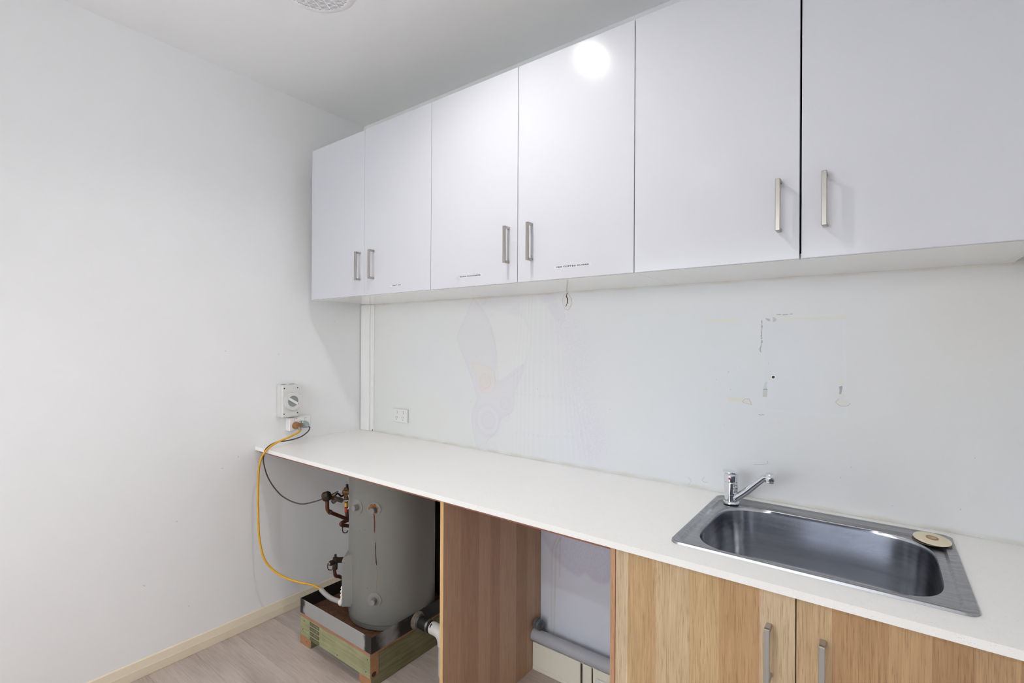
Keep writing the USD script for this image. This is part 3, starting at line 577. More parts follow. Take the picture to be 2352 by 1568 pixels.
# give the wall its thickness
bk = bx(0, X_RIGHT, 0.0005, 0.12, -0.06, Z_CEIL + 0.1)
n0 = len(V); V = np.vstack([V, bk.vertices]); F = np.vstack([F, bk.faces + n0]); colr = np.vstack([colr, np.tile(lin((228, 229, 229)), (len(bk.vertices), 1))])
wb = usdkit.mesh(stage, '/World/wall_back', (V, F), wall_mural)
UsdGeom.PrimvarsAPI(wb).CreatePrimvar('wallcol', Sdf.ValueTypeNames.Color3fArray, 'vertex').Set(Vt.Vec3fArray.FromNumpy(colr.astype(np.float32)))
say(wb.GetPrim(), 'white overpainted back wall with a faint mural ghost, between bench and cupboards', 'wall', kind='structure')
WB = '/World/wall_back'
def blob(P, r=0.0012):
    g = Polygon(P).buffer(0)
    return g.buffer(r, quad_segs=3).buffer(-r * 0.6).simplify(0.0002)
def mark(name, poly, mat, t=0.0006, label=None, kind=None):
    if not poly.is_empty:
        part(WB, name, on_back(poly, t), mat, label=label, kind=kind)
mark('plaster_flake', blob(DATA['mural_flake']), chip_cream, 0.0010, 'oval plaster flake around the crack under the cupboards')
mark('crack', LineString(DATA['mural_crack']).buffer(0.0014).union(LineString(DATA['mural_crack'][1:4]).buffer(0.0024)), hole_dark, 0.0014, 'short dark crack in the wall under the cupboards')
mark('flake_outline', Polygon(DATA['mural_flake']).buffer(0.0008).difference(Polygon(DATA['mural_flake']).buffer(-0.0006)), pencil, 0.0012)
for q in DATA['mural_yellow_dot'] + DATA['tape_dots']:
    mark('glue_spot', Point(q).buffer(0.0062), tape_cream, 0.0005)
mark('tape_residue', blob(DATA['tape_top']), tape_yellow); mark('tape_residue', blob(DATA['tape_topleft']), tape_yellow, 0.0003); mark('tape_residue', blob(DATA['tape_low']), tape_cream, label='short cream strip of tape residue on the back wall')
mark('tape_residue', blob(DATA['tape_stub']), tape_yellow, 0.0004)
q = Polygon(DATA['tape_lowflake']); mark('plaster_flake', q, chip_cream, 0.0009); mark('flake_outline', q.buffer(0.0007).difference(q.buffer(-0.0005)), pencil, 0.0012)
q = Polygon(DATA['tape_cream']); mark('plaster_flake', q.buffer(0.001), chip_cream, 0.0008, 'cream flake mark with a dark stub above it'); mark('flake_outline', LineString(list(DATA['tape_cream'][5:]) + [DATA['tape_cream'][0], DATA['tape_cream'][1]]).buffer(0.0006), pencil, 0.0012)
mark('paint_patch', blob(DATA['tape_dark']), chip_dark, 0.0008); mark('paint_patch', blob(DATA['tape_grey1']), chip_grey); mark('paint_patch', blob(DATA['tape_grey2']), chip_grey)
mark('paint_patch', blob(DATA['tape_blue']), chip_blue, label='small pale blue patch of old paint'); mark('paint_patch', blob(DATA['tape_greystrip']), chip_grey)
hx, hz = DATA['tape_hole'][0]
mark('wall_plug', Point(hx, hz).buffer(0.0075).difference(Point(hx, hz).buffer(0.005)), trim_paint, 0.0016, 'round wall plug with a dark screw hole')
mark('screw_hole', Point(hx - 0.001, hz + 0.001).buffer(0.0046), hole_dark, 0.001)
P = np.array(DATA['tape_vert']); sp = smooth_path(np.column_stack([P, np.zeros(len(P))]), 9)[:, :2]; polys = []
for k in range(len(sp) - 1):
    if rng.random() < 0.75:
        polys.append(LineString([sp[k] + rng.normal(0, 0.0009, 2), sp[k + 1] + rng.normal(0, 0.0009, 2)]).buffer(0.0010 + 0.0008 * rng.random()))
mark('glue_specks', unary_union(polys), chip_dark, 0.0007, kind='stuff')
P = np.array(DATA['tape_dashes']); mark('glue_specks', unary_union([LineString([P[i], P[i + 1]]).buffer(0.0013) for i in (0, 2, 4)]), chip_dark, 0.0007, kind='stuff')
mark('pencil_line', LineString(DATA['tape_lowdash']).buffer(0.0010), pencil, 0.0007)
mark('pencil_line', LineString(DATA['pencil']).buffer(0.0005), pencil, 0.0007); mark('pencil_line', LineString(DATA['pencil2']).buffer(0.0005), pencil, 0.0007); mark('pencil_line', LineString(DATA['pencil3']).buffer(0.0004), pencil, 0.0007)
mark('stain', LineString(DATA['mural_orange_dash']).buffer(0.0016), pm('orange_stain', (226, 190, 140), 0.7), 0.0007); mark('stain', LineString(DATA['mural_brown_dash']).buffer(0.0008), pencil, 0.0007); mark('stain', LineString(DATA['mural_low_dash']).buffer(0.0014), pm('tan_stain', (214, 202, 186), 0.7), 0.0007)
mark('wall_specks', unary_union([affinity.rotate(affinity.scale(Point(q).buffer(0.0011), 0.7, 1 + 1.6 * rng.random()), float(rng.uniform(-40, 40))) for q in list(DATA['mural_specks']) + list(DATA['tape_specks']) + list(DATA['right_specks']) + list(DATA['cavity_specks'])]), chip_dark, 0.0007, kind='stuff')
mark('corner_chip', Polygon([(0.106, 0.902), (0.112, 0.902), (0.113, 0.914), (0.110, 0.909), (0.107, 0.905)]), hole_dark, 0.0075)
wl_specks = [(0.0, 0), ]
def left_mark(name, pts, mat, w):
    part(WL, name, on_left(LineString(pts).buffer(w), 0.0006), mat)
for (yy, zz, dy, dz, w) in [(0.78, 1.38, .004, .002, .0009), (0.52, 1.36, .002, .003, .0009), (0.72, 0.86, .001, .006, .0009), (0.79, 0.82, .005, .001, .0008), (0.60, 0.35, .006, .004, .0009), (0.98, 0.62, .004, .002, .0010), (1.1, 0.38, .006, .003, .001), (0.93, 0.22, .002, .004, .001)]:
    left_mark('scuff', [(yy, zz), (yy + dy, zz + dz)], scuff, w)
left_mark('scuff', [(0.19, 1.545), (0.1905, 1.546)], chip_dark, 0.001); left_mark('scuff', [(0.142, 0.963), (0.1425, 0.963)], chip_dark, 0.0011)

# ---------------------------------------------------------------- round ceiling grille
VC = (0.8485, -0.85); VR = 0.1277; ANG = math.radians(27)
grille_white = pm('grille_white', (244, 242, 243), 0.6)
vt = thing('exhaust_grille', 'round white slotted fan grille set in the ceiling', 'vent', (VC[0], VC[1], Z_CEIL))
part(vt, 'fascia', lathe([(0.129, -0.007), (0.138, -0.0055), (0.150, -0.001), (0.151, 0.0), (0.129, 0.0), (0.129, -0.007)], 96, (VC[0], VC[1], Z_CEIL)), grille_white, smooth=30)
circle = Point(0, 0).buffer(VR + 0.0015, quad_segs=32)
slots = []
pitch = 0.0071
ribs = [(-0.105 + 0.035 * k) for k in range(7)]
for k in range(-18, 19):
    yy = k * pitch
    half = math.sqrt(max(0, (VR - 0.004) ** 2 - yy * yy))
    edges = [-half] + [r_ for r_ in ribs if -half < r_ < half] + [half]
    for a, b in zip(edges[:-1], edges[1:]):
        if b - a > 0.008:
            slots.append(sbox(a + 0.0018, yy - 0.0021, b - 0.0018, yy + 0.0021))
disc = affinity.rotate(circle.difference(unary_union(slots)), 27, origin=(0, 0))
part(vt, 'slotted_plate', plate(disc, 0.003, ((VC[0], VC[1], Z_CEIL - 0.007), (1, 0, 0), (0, 1, 0), (0, 0, 1))), grille_white)
part(vt, 'backing', cyl((VC[0], VC[1], Z_CEIL - 0.0035), (VC[0], VC[1], Z_CEIL - 0.0005), VR, 64), pm('vent_backing', (60, 56, 60), 0.8))
for (lx, ly), up_, nm in ((LAMP_A_AT, LAMP_UP[0], 'round white downlight in the ceiling in front of the middle cupboard pair'), (LAMP_B_AT, LAMP_UP[1], 'round white downlight in the ceiling near the added window')):
    dl = thing('downlight', nm, 'ceiling light', (lx, ly, Z_CEIL), group='ceiling downlights')
    part(dl, 'trim_ring', lathe([(CAN_R - 0.001, -0.004), (0.062, -0.006), (0.069, -0.0015), (0.069, 0.0), (CAN_R - 0.001, 0.0), (CAN_R - 0.001, -0.004)], 64, (lx, ly, Z_CEIL)), white_plastic, smooth=30)
    part(dl, 'can', lathe([(CAN_R - 0.003, 0.0005), (CAN_R - 0.0005, 0.0005), (CAN_R - 0.0005, 0.0995), (0, 0.0995), (0, up_ + 0.003), (CAN_R - 0.003, up_ + 0.001), (CAN_R - 0.003, 0.0005)], 64, (lx, ly, Z_CEIL)), grey_plastic_dark, smooth=30)

# ---------------------------------------------------------------- wall cupboards
YF = -D_DOOR; TD = 0.018
def d_handle(x, z0, z1, yf, w=0.0115, dep=0.031, t=0.0085, up=(0, 0, 1)):
    """square-section bow handle standing on the face y = yf"""
    bar = bx(x - w / 2, x + w / 2, yf - dep, yf - dep + t, z0, z1, 0.0012)
    legs = [bx(x - w / 2, x + w / 2, yf - dep + t * 0.5, yf + 0.0005, z, z + t, 0.001) for z in (z0, z1 - t)]
    return cat(bar, *legs)
HX = [(0.509, 0), (0.6125, 0), (1.4072, 0), (1.511, 0), (2.3055, 0), (2.408, 0)]
HZ0, HZ1 = 1.7245, 1.8605
names = [('white gloss wall cupboard pair nearest the left wall, FIRST AID label', 0), ('white gloss wall cupboard pair with MUGS and TEA COFFEE SUGAR labels', 1), ('white gloss wall cupboard pair above the sink, with a dark gap between its doors', 2)]
gaps = {1: 0.0012, 3: 0.0018, 5: 0.0046}
for lab, k in names:
    x0, xm, x1 = S[2 * k], S[2 * k + 1], S[2 * k + 2]
    c = thing('wall_cupboard', lab, 'cupboard', ((x0 + x1) / 2, -D_DOOR / 2, Z_CUP), group='white wall cupboards in a row over the bench')
    yb = YF + TD + 0.0015
    body = cat(bx(x0 + 0.0006, x0 + 0.0166, yb, -0.001, Z_CUP, Z_CUPTOP), bx(x1 - 0.0166, x1 - 0.0006, yb, -0.001, Z_CUP, Z_CUPTOP), bx(x0 + 0.0166, x1 - 0.0166, yb, -0.001, Z_CUPTOP - 0.016, Z_CUPTOP))
    part(c, 'carcass', body, cupboard_white)
    part(c, 'base_panel', bx(x0 + 0.0166, x1 - 0.0166, yb, -0.001, Z_CUP + 0.0002, Z_CUP + 0.016), cupboard_white)
    part(c, 'back_panel', bx(x0 + 0.0166, x1 - 0.0166, -0.008, -0.002, Z_CUP + 0.016, Z_CUPTOP - 0.016), cupboard_dark)
    g = gaps[2 * k + 1]
    for s, (a, b) in enumerate(((x0 + 0.0012, xm - g / 2), (xm + g / 2, x1 - 0.0012))):
        dz = 0.0 if s == 0 else 0.0015
        dr = part(c, 'door', bx(a, b, YF, YF + TD, Z_CUP + 0.0004, Z_CUPTOP - (0.003 if (k, s) == (0, 0) else 0.0), 0.0009), white_laminate)
        hx = HX[2 * k + s][0]
        part(dr, 'handle', d_handle(hx, HZ0, HZ1, YF), nickel, label='brushed nickel bow handle')
        if (k, s) == (0, 1):
            L = DATA['label_first']; txt = 'FIRST AID'
        elif (k, s) == (1, 0):
            L = DATA['label_mugs']; txt = 'MUGS GLASSWRE'
        elif (k, s) == (1, 1):
            L = DATA['label_tea']; txt = 'TEA COFFEE SUGAR'
        else:
            continue
        tape = plate(Polygon(L[:4]), 0.00025, ((0, YF, 0), (1, 0, 0), (0, 0, 1), (0, -1, 0)))
        if txt != 'TEA COFFEE SUGAR':                     # the left end has curled away from the door
            ax, az0, az1 = L[3][0], L[3][1], L[0][1]
            n = 8; cv, cf = [], []
            for i in range(n + 1):
                t = i / n
                cv += [(ax + 0.004 - 0.010 * t, YF - 0.0003 - 0.009 * t * t, az0 - 0.003 * t * t), (ax + 0.004 - 0.010 * t, YF - 0.0003 - 0.009 * t * t, az1 - 0.003 * t * t)]
            for i in range(n):
                a_ = 2 * i; cf += [(a_, a_ + 2, a_ + 1), (a_ + 1, a_ + 2, a_ + 3)]
            sheet = trimesh.Trimesh(cv, cf, process=False); back = sheet.copy(); back.vertices = back.vertices + np.array([0.0002, 0.0002, 0]); back.invert()
            tape = cat(tape, sheet, back)
        part(dr, 'label_tape', tape, label_white, label='narrow printed label reading ' + txt)
        part(dr, 'lettering', text_at(txt, L[5][0], L[6][0], L[4][1] + 0.0002, L[5][1] - L[4][1], YF - 0.00025), ink)

# ---------------------------------------------------------------- bench top, boards under it
SX0, SX1, SY0, SY1 = 2.069, 2.681, -0.552, -0.050
hole = rrect(SX0 + 0.018, SX1 - 0.018, SY0 + 0.012, SY1 - 0.018, 0.03)
bt = thing('benchtop', 'long white speckled stone benchtop along the back wall', 'benchtop', (X_RIGHT / 2, -D_BENCH / 2, Z_BENCH - T_BENCH))
slab = sbox(0.0006, -D_BENCH, X_RIGHT - 0.0006, -0.0006).difference(hole)
part(bt, 'slab', plate(slab, T_BENCH, ((0, 0, Z_BENCH - T_BENCH), (1, 0, 0), (0, 1, 0), (0, 0, 1))), bench_stone)
XP1 = (1.2875, 1.3035); XP2 = (1.9345, 1.9485)
for a, b in ((0.001, XP1[0] - 0.0005), (XP1[1] + 0.0005, XP2[0] - 0.0005)):
    part(bt, 'underboard', bx(a, b, -0.618, -0.001, 0.868, Z_BENCH - T_BENCH - 0.0003), bench_board, label='thin brown board under the stone')
# tall side panel between heater bay and open bay; the waste pipe passes through it
pn = thing('side_panel', 'upright brown oak-look side panel between the water heater and the open bay', 'panel', (1.2955, -0.31, 0))
PIPE_Y, PIPE_Z, PIPE_R = -0.0530, 0.1473, 0.0258
pp = sbox(-0.62, 0.0005, -0.003, Z_BENCH - T_BENCH - 0.0005).difference(Point(PIPE_Y, PIPE_Z).buffer(PIPE_R + 0.002))
part(pn, 'board', plate(pp, 0.0155, ((XP1[0], 0, 0), (0, 1, 0), (0, 0, 1), (1, 0, 0))), walnut_tone)
part(pn, 'edge_band', bx(XP1[0], XP1[1] - 0.0005, -0.6215, -0.6201, 0.0005, Z_BENCH - T_BENCH - 0.0005, 0.0004), oak_edge, label='pale oak edge band on the panel front')

# ---------------------------------------------------------------- sink cupboard
YD = -0.622; ZT = Z_BENCH - T_BENCH - 0.0005
sc = thing('sink_cupboard', 'oak-look two-door cupboard under the sink', 'cupboard', (2.38, -0.31, 0))
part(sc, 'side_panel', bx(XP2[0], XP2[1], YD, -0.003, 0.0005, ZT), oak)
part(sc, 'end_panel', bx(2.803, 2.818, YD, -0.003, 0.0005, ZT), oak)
part(sc, 'base_panel', bx(XP2[1], 2.803, YD + 0.022, -0.003, 0.10, 0.116), cupboard_white)
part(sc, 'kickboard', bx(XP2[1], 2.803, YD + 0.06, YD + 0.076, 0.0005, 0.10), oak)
for a, b, hx in ((1.9497, 2.3732, 2.3222), (2.3752, 2.8015, 2.4250)):
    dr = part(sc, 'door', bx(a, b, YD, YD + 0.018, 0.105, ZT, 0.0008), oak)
    part(dr, 'handle', d_handle(hx, 0.685, 0.8035, YD, w=0.0118, dep=0.034, t=0.009), satin_grey, label='satin grey bow handle')
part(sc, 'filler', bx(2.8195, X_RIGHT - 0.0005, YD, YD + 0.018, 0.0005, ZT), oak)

# ---------------------------------------------------------------- sink
CX, CY = 2.375, -0.316
ANGS = np.unique(np.concatenate([np.linspace(-np.pi, np.pi, 361)[:-1]] + [np.arctan2(yy - CY, xx - CX) + np.linspace(-0.06, 0.06, 25) for xx in (SX0 + .006, SX1 - .006) for yy in (SY0 + .006, SY1 - .006)]))
ANGS = (ANGS + np.pi) % (2 * np.pi) - np.pi; ANGS = np.unique(np.round(ANGS, 6))
def radial(poly):
    L = poly.exterior; n = 4000
    P = np.array([L.interpolate(t, normalized=True).coords[0] for t in np.linspace(0, 1, n, endpoint=False)])
    a = np.arctan2(P[:, 1] - CY, P[:, 0] - CX); r = np.hypot(P[:, 0] - CX, P[:, 1] - CY); o = np.argsort(a)
    a, r = a[o], r[o]
    return np.interp(ANGS, np.concatenate([a - 2 * np.pi, a, a + 2 * np.pi]), np.tile(r, 3))
outer = lambda i: radial(rrect(SX0 + i, SX1 - i, SY0 + i, SY1 - i, 0.026 - min(i, 0.02) * 0.6, 12))
step = lambda i: radial(rrect(SX0 + 0.018 + i, SX1 - 0.022 - i, SY0 + 0.018 + i, SY1 - 0.044 - i, 0.02, 10))
BA, BB, BN = 0.259, 0.2085, 4.4
def bowl(off):
    a, b = BA + off, BB + off
    return (np.abs(np.cos(ANGS) / a) ** BN + np.abs(np.sin(ANGS) / b) ** BN) ** (-1 / BN)
deck = [(outer(0.0005), 0.9002), (outer(0.0), 0.9025), (outer(0.0018), 0.9058), (outer(0.0055), 0.9072), (outer(0.0095), 0.9062), (outer(0.013), 0.9046), (outer(0.016), 0.9042),
        (step(0.0), 0.9044), (step(0.0008), 0.9041), (step(0.0052), 0.8994), (step(0.0065), 0.8990), (step(0.0085), 0.8992), (step(0.013), 0.9002)]
deck += [(bowl(o), z) for o, z in ((0.0105, 0.9002), (0.006, 0.8996), (0.003, 0.8978))]
for i in range(len(deck) - 1):                            # rings must not cross where the bowl comes close to the rim
    deck[i + 1] = (np.minimum(deck[i + 1][0], deck[i][0] - 0.0006), deck[i + 1][1])
bowl_r = [(bowl(o), z) for o, z in ((0.003, 0.8978), (0.001, 0.8945), (0.0, 0.889), (-0.003, 0.85), (-0.008, 0.79), (-0.013, 0.752), (-0.019, 0.738), (-0.029, 0.7285), (-0.045, 0.7235), (-0.075, 0.721))] + [(bowl(-0.075) * s, 0.721 - 0.004 * (1 - s)) for s in (0.8, 0.6, 0.45)]
rr_ = np.full(len(ANGS), 0.045); bowl_r += [(rr_, 0.716), (rr_ * 0.9, 0.712), (rr_ * 0.5, 0.708)]
bowl_r[0] = (deck[-1][0], deck[-1][1])
def loft(rings, close=False):
    n = len(ANGS); V, F = [], []
    for r, z in rings:
        V.append(np.stack([CX + r * np.cos(ANGS), CY + r * np.sin(ANGS), np.full(n, z)], 1))
    V = np.concatenate(V)
    for i in range(len(rings) - 1):
        a = i * n + np.arange(n); b = i * n + (np.arange(n) + 1) % n
        F += [np.stack([a, b, b + n], 1), np.stack([a, b + n, a + n], 1)]
    F = np.concatenate(F)
    if close:
        V = np.vstack([V, [CX, CY, rings[-1][1]]]); k = len(V) - 1; a = (len(rings) - 1) * n + np.arange(n); b = (len(rings) - 1) * n + (np.arange(n) + 1) % n
        F = np.vstack([F, np.stack([a, b, np.full(n, k)], 1)])
    q = trimesh.Trimesh(V, F, process=False)
    return q
sk = thing('sink', 'stainless steel drop-in laundry sink set in the benchtop', 'sink', (CX, CY, 0.9))
part(sk, 'deck', loft(deck), steel_deck, smooth=50)
part(sk, 'bowl', loft(bowl_r, True), steel_bowl, smooth=50)
part(sk, 'drain', lathe([(0, 0.0065), (0.012, 0.0065), (0.016, 0.004), (0.026, 0.004), (0.034, 0.007), (0.040, 0.006), (0.042, 0.003), (0.0, 0.003)], 40, (CX, CY, 0.706)), chrome, smooth=35)

# ---------------------------------------------------------------- mixer tap
tx, ty, tz = 2.127, -0.113, 0.9034
tp = thing('mixer_tap', 'chrome single lever mixer tap at the back left corner of the sink', 'tap', (tx, ty, tz))
part(tp, 'base_ring', lathe([(0, 0), (0.0252, 0), (0.0256, 0.003), (0.0245, 0.006), (0.0225, 0.0085), (0.0, 0.009)], 56, (tx, ty, tz)), chrome, smooth=40)
part(tp, 'body', lathe([(0, 0.006), (0.0212, 0.006), (0.0215, 0.009), (0.0205, 0.012), (0.0205, 0.026), (0.0209, 0.0265), (0.0209, 0.030), (0.0205, 0.0305), (0.0208, 0.068), (0.0202, 0.0705), (0.0, 0.071)], 64, (tx, ty, tz)), chrome, smooth=35)
cap = lathe([(0, 0.0715), (0.0208, 0.0715), (0.0216, 0.074), (0.0218, 0.092), (0.0212, 0.097), (0.018, 0.1), (0.0, 0.1005)], 64, (tx, ty, tz))
lever = bx(tx - 0.019, tx + 0.019, ty - 0.004, ty + 0.030, tz + 0.098, tz + 0.1045, 0.003)
lid = trimesh.convex.convex_hull(np.vstack([np.stack([tx - 0.002 + 0.0235 * np.cos(a), ty + 0.0215 * np.sin(a), tz + 0.1005 - 0.1 * 0.0235 * np.cos(a) + dz], 1) for a in [np.linspace(0, 2 * np.pi, 48, endpoint=False)] for dz in (0.0, 0.004)]))
part(tp, 'lever_cap', cat(cap, lid), chrome, smooth=35)
def onbody(ang, z, r=0.0219):
    return np.array([tx + r * math.cos(ang), ty + r * math.sin(ang), tz + z])
va = math.atan2(CAM[1] - ty, CAM[0] - tx)
part(tp, 'hot_mark', cyl(onbody(va - 0.25, 0.0845, 0.0205), onbody(va - 0.25, 0.0845, 0.0226), 0.0034, 20), red, label='red dot on the tap cap')
part(tp, 'cold_mark', cyl(onbody(va - 0.05, 0.083, 0.0205), onbody(va - 0.05, 0.083, 0.0226), 0.0034, 20), blue, label='dark blue dot on the tap cap')
sp = [(tx + 0.004, ty - 0.002, tz + 0.012), (tx + 0.022, ty - 0.007, tz + 0.026), (2.176, -0.124, 0.9535), (2.203, -0.131, 0.982), (2.222, -0.1355, 1.0015), (2.232, -0.138, 1.0105), (2.248, -0.140, 1.0145)]
part(tp, 'spout', tube(sp, [0.0142, 0.0140, 0.0136, 0.0132, 0.0126, 0.0122, 0.0120], 28, 8, 1.0, 0.86), chrome, smooth=40)
part(tp, 'spout_head', lathe([(0, 0.0), (0.0145, 0.0), (0.0150, 0.002), (0.0152, 0.016), (0.0145, 0.0205), (0.011, 0.0235), (0.005, 0.0248), (0.0, 0.025)], 48, (2.2465, -0.140, 1.0035)), chrome, smooth=40)
part(tp, 'aerator', lathe([(0, 0), (0.0125, 0), (0.0133, 0.001), (0.0133, 0.0075), (0, 0.0075)], 40, (2.2465, -0.140, 0.9965)), chrome, smooth=35)
def wrap(poly_pts_mesh, a0, z0, r):
    v = poly_pts_mesh.vertices; ang = a0 + v[:, 0] / r; rad = r + v[:, 2]
    return trimesh.Trimesh(np.stack([tx + rad * np.cos(ang), ty + rad * np.sin(ang), tz + z0 + v[:, 1]], 1), poly_pts_mesh.faces, process=False)
def sheet(w, h, t, n=14):
    return cat(*[trimesh.creation.box((w / n, h, t), trimesh.transformations.translation_matrix((w / n * (i + 0.5), h / 2, t / 2))) for i in range(n)])
st = part(tp, 'sticker', wrap(sheet(0.017, 0.030, 0.0003), va + 0.22, 0.036, 0.0209), label_white, label='white printed sticker around the tap body')
tm = meshkit.text_mesh('CENT', 0.0055, 0.0002, bold=True); tm.vertices[:, 0] *= 0.9
inkm = [wrap(tm, va + 0.30, 0.049, 0.0213)]
for w_, z_ in ((0.012, 0.063), (0.004, 0.0585), (0.013, 0.0445), (0.014, 0.0405)):
    q = sheet(w_, 0.0017, 0.0002, 8); inkm.append(wrap(q, va + 0.34, z_, 0.0213))
part(tp, 'sticker_print', cat(*inkm), black)

# ---------------------------------------------------------------- cream disc lying on the sink corner
ds = thing('cream_disc', 'round cream plastic disc stack lying on the back right sink corner', 'disc', (2.632, -0.138, 0.9045))
def tilt(mesh, c, ax, ay):
    T = trimesh.transformations.rotation_matrix(math.radians(ax), (1, 0, 0), c) @ trimesh.transformations.rotation_matrix(math.radians(ay), (0, 1, 0), c); mesh.apply_transform(T); return mesh
dc = (2.633, -0.136, 0.9125)
part(ds, 'lower_disc', lathe([(0, 0), (0.036, 0), (0.0375, 0.001), (0.037, 0.0025), (0.0, 0.003)], 64, (2.628, -0.134, 0.9046)), disc_under, smooth=30, label='dark lower plate of the disc')
part(ds, 'hub', cyl((2.630, -0.135, 0.907), (2.630, -0.135, 0.916), 0.012, 24), disc_under)
part(ds, 'upper_disc', tilt(lathe([(0, 0.002), (0.030, 0.0012), (0.0395, 0.0), (0.0402, 0.0008), (0.0395, 0.0022), (0.0, 0.0050)], 72, dc), dc, 5.0, 3.5), disc_cream, smooth=30)
part(ds, 'centre_ring', tilt(lathe([(0.0095, 0.0042), (0.0135, 0.0039), (0.0135, 0.0048), (0.0095, 0.0051), (0.0095, 0.0042)], 40, dc), dc, 5.0, 3.5), disc_brown)
part(ds, 'centre_recess', tilt(lathe([(0, 0.0042), (0.0094, 0.0042), (0.0094, 0.00495), (0, 0.0050)], 40, dc), dc, 5.0, 3.5), pm('recess_tan', (182, 160, 128), 0.7))

# ---------------------------------------------------------------- left wall: isolator switch, outlet, plugs and cords
iy0, iy1, iz0, iz1 = -0.5315, -0.4385, 1.0345, 1.2035
iso = thing('isolator_switch', 'grey weatherproof isolator switch box with a round dial, on the left wall', 'switch', (0, (iy0 + iy1) / 2, iz0))
part(iso, 'base_box', bx(0.0005, 0.030, iy0, iy1, iz0, iz1, 0.004), grey_plastic)
part(iso, 'cover', bx(0.0305, 0.060, iy0, iy1, iz0, iz1, 0.005), grey_plastic)
DY, DZ, IX = -0.478, 1.118, 0.060
ring = Point(-DY, DZ).buffer(0.0455, quad_segs=20).union(rrect(-DY + 0.0, -DY - 0.0 + 0.001, DZ - 0.03, DZ + 0.03, 0.0004))
ring = Point(0, 0).buffer(0.0455, quad_segs=20).union(sbox(0.0, -0.032, 0.0, 0.032)).union(rrect(0.0, 0.048, -0.032, 0.032, 0.005)).difference(Point(0, 0).buffer(0.0285, quad_segs=16))
fr_left = lambda x: ((x, DY, DZ), (0, 1, 0), (0, 0, 1), (1, 0, 0))
part(iso, 'dial_guard', plate(ring, 0.011, fr_left(IX)), grey_plastic, label='raised ring guard with a side tab')
part(iso, 'dial', plate(Point(0, 0).buffer(0.0282, quad_segs=16), 0.005, fr_left(IX)), clear_grey, label='smoky round switch dial')
ba = math.atan2(1.0979 - 1.1335, -0.4511 + 0.506)
bar = affinity.rotate(rrect(-0.0285, 0.0325, -0.0058, 0.0058, 0.002), math.degrees(ba), origin=(0, 0))
part(iso, 'pointer', plate(bar, 0.015, fr_left(IX)), white_plastic)
tip = affinity.translate(Point(0, 0).buffer(0.0022), 0.0290 * math.cos(ba), 0.0290 * math.sin(ba))
part(iso, 'pointer_tip', plate(tip, 0.0156, fr_left(IX)), red, label='red tip of the switch pointer')
for q in DATA['iso'][:4]:
    part(iso, 'screw_hole', cyl((0.058, q[1], q[2]), (0.0603, q[1], q[2]), 0.0034, 18), black)
for yy, zz, up in ((-0.510, iz1, 1), (-0.4655, iz1, 1), (-0.462, iz0, -1)):
    part(iso, 'conduit_plug', cyl((0.030, yy, zz - 0.002 * up), (0.030, yy, zz + 0.0022 * up), 0.0125, 28), grey_plastic_dark)
oy0, oy1, oz0, oz1 = -0.4835, -0.3605, 0.9575, 1.0285
ol = thing('power_outlet', 'white double power outlet on the left wall below the isolator', 'power outlet', (0, (oy0 + oy1) / 2, oz0))
part(ol, 'mounting_block', bx(0.0005, 0.029, oy0, oy1, oz0, oz1, 0.003), white_plastic)
part(ol, 'face_plate', bx(0.0295, 0.043, oy0, oy1, oz0, oz1, 0.004), white_plastic)
fr_o = lambda y_, z_: ((0.0425, y_, z_), (0, 1, 0), (0, 0, 1), (1, 0, 0))
for q in DATA['sw'][:2]:
    part(ol, 'rocker', plate(rrect(-0.0075, 0.0075, -0.009, 0.009, 0.005), 0.003, fr_o(q[1], q[2] - 0.001)), white_plastic)
    part(ol, 'rocker_rim', plate(rrect(-0.0085, 0.0085, -0.010, 0.010, 0.0055).difference(rrect(-0.0079, 0.0079, -0.0094, 0.0094, 0.0053)), 0.0008, fr_o(q[1], q[2] - 0.001)), grey_plastic_dark)
    part(ol, 'on_mark', plate(rrect(-0.004, 0.004, 0.0055, 0.0075, 0.0006), 0.0034, fr_o(q[1], q[2] - 0.001)), red, label='red switch mark')
t = meshkit.text_mesh('15A', 0.0058, 0.0005, bold=True); v = t.vertices; v = v - v.mean(0) * np.array([1, 1, 0])
part(ol, 'rating_text', trimesh.Trimesh(np.stack([0.0429 + v[:, 2], -0.4185 + v[:, 0], 1.0035 + v[:, 1]], 1), t.faces, process=False), black, label='printed 15A')
part(ol, 'screw', cyl((0.042, -0.463, 0.9953), (0.0437, -0.463, 0.9953), 0.0024, 16), grey_plastic_dark)

yc = thing('power_lead', 'yellow power cord hanging from the outlet to the water heater', 'power cord', (0.09, -0.449, 0.97))
pa = (0.0, -0.449, 0.985)
part(yc, 'plug', lathe([(0, 0), (0.0195, 0), (0.0203, 0.004), (0.0198, 0.010), (0.0165, 0.016), (0.0155, 0.030), (0.0165, 0.033), (0.0150, 0.036), (0.0, 0.037)], 40).apply_transform(np.array([[0, 0, 1, 0.0432], [1, 0, 0, pa[1]], [0, 1, 0, pa[2]], [0, 0, 0, 1.0]])), brown_plastic, smooth=40, label='amber translucent plug')
part(yc, 'gland', cyl((0.070, -0.4475, 0.980), (0.0885, -0.449, 0.966), 0.0082, 24, 0.0075, c=0.0012), grey_plastic_dark, label='grey cable gland')
part(yc, 'cable', tube(DATA['yellow'], 0.0048, 12, 6), yellow_sheath, smooth=True)
part(yc, 'conduit_sleeve', tube(DATA['conduit'], 0.0112, 18, 8), conduit_grey, smooth=40, label='short grey flexible conduit around the cord end')
gc = thing('power_lead', 'thin dark grey power cord from the grey plug to the heater valves', 'power cord', (0.09, -0.4, 0.975))
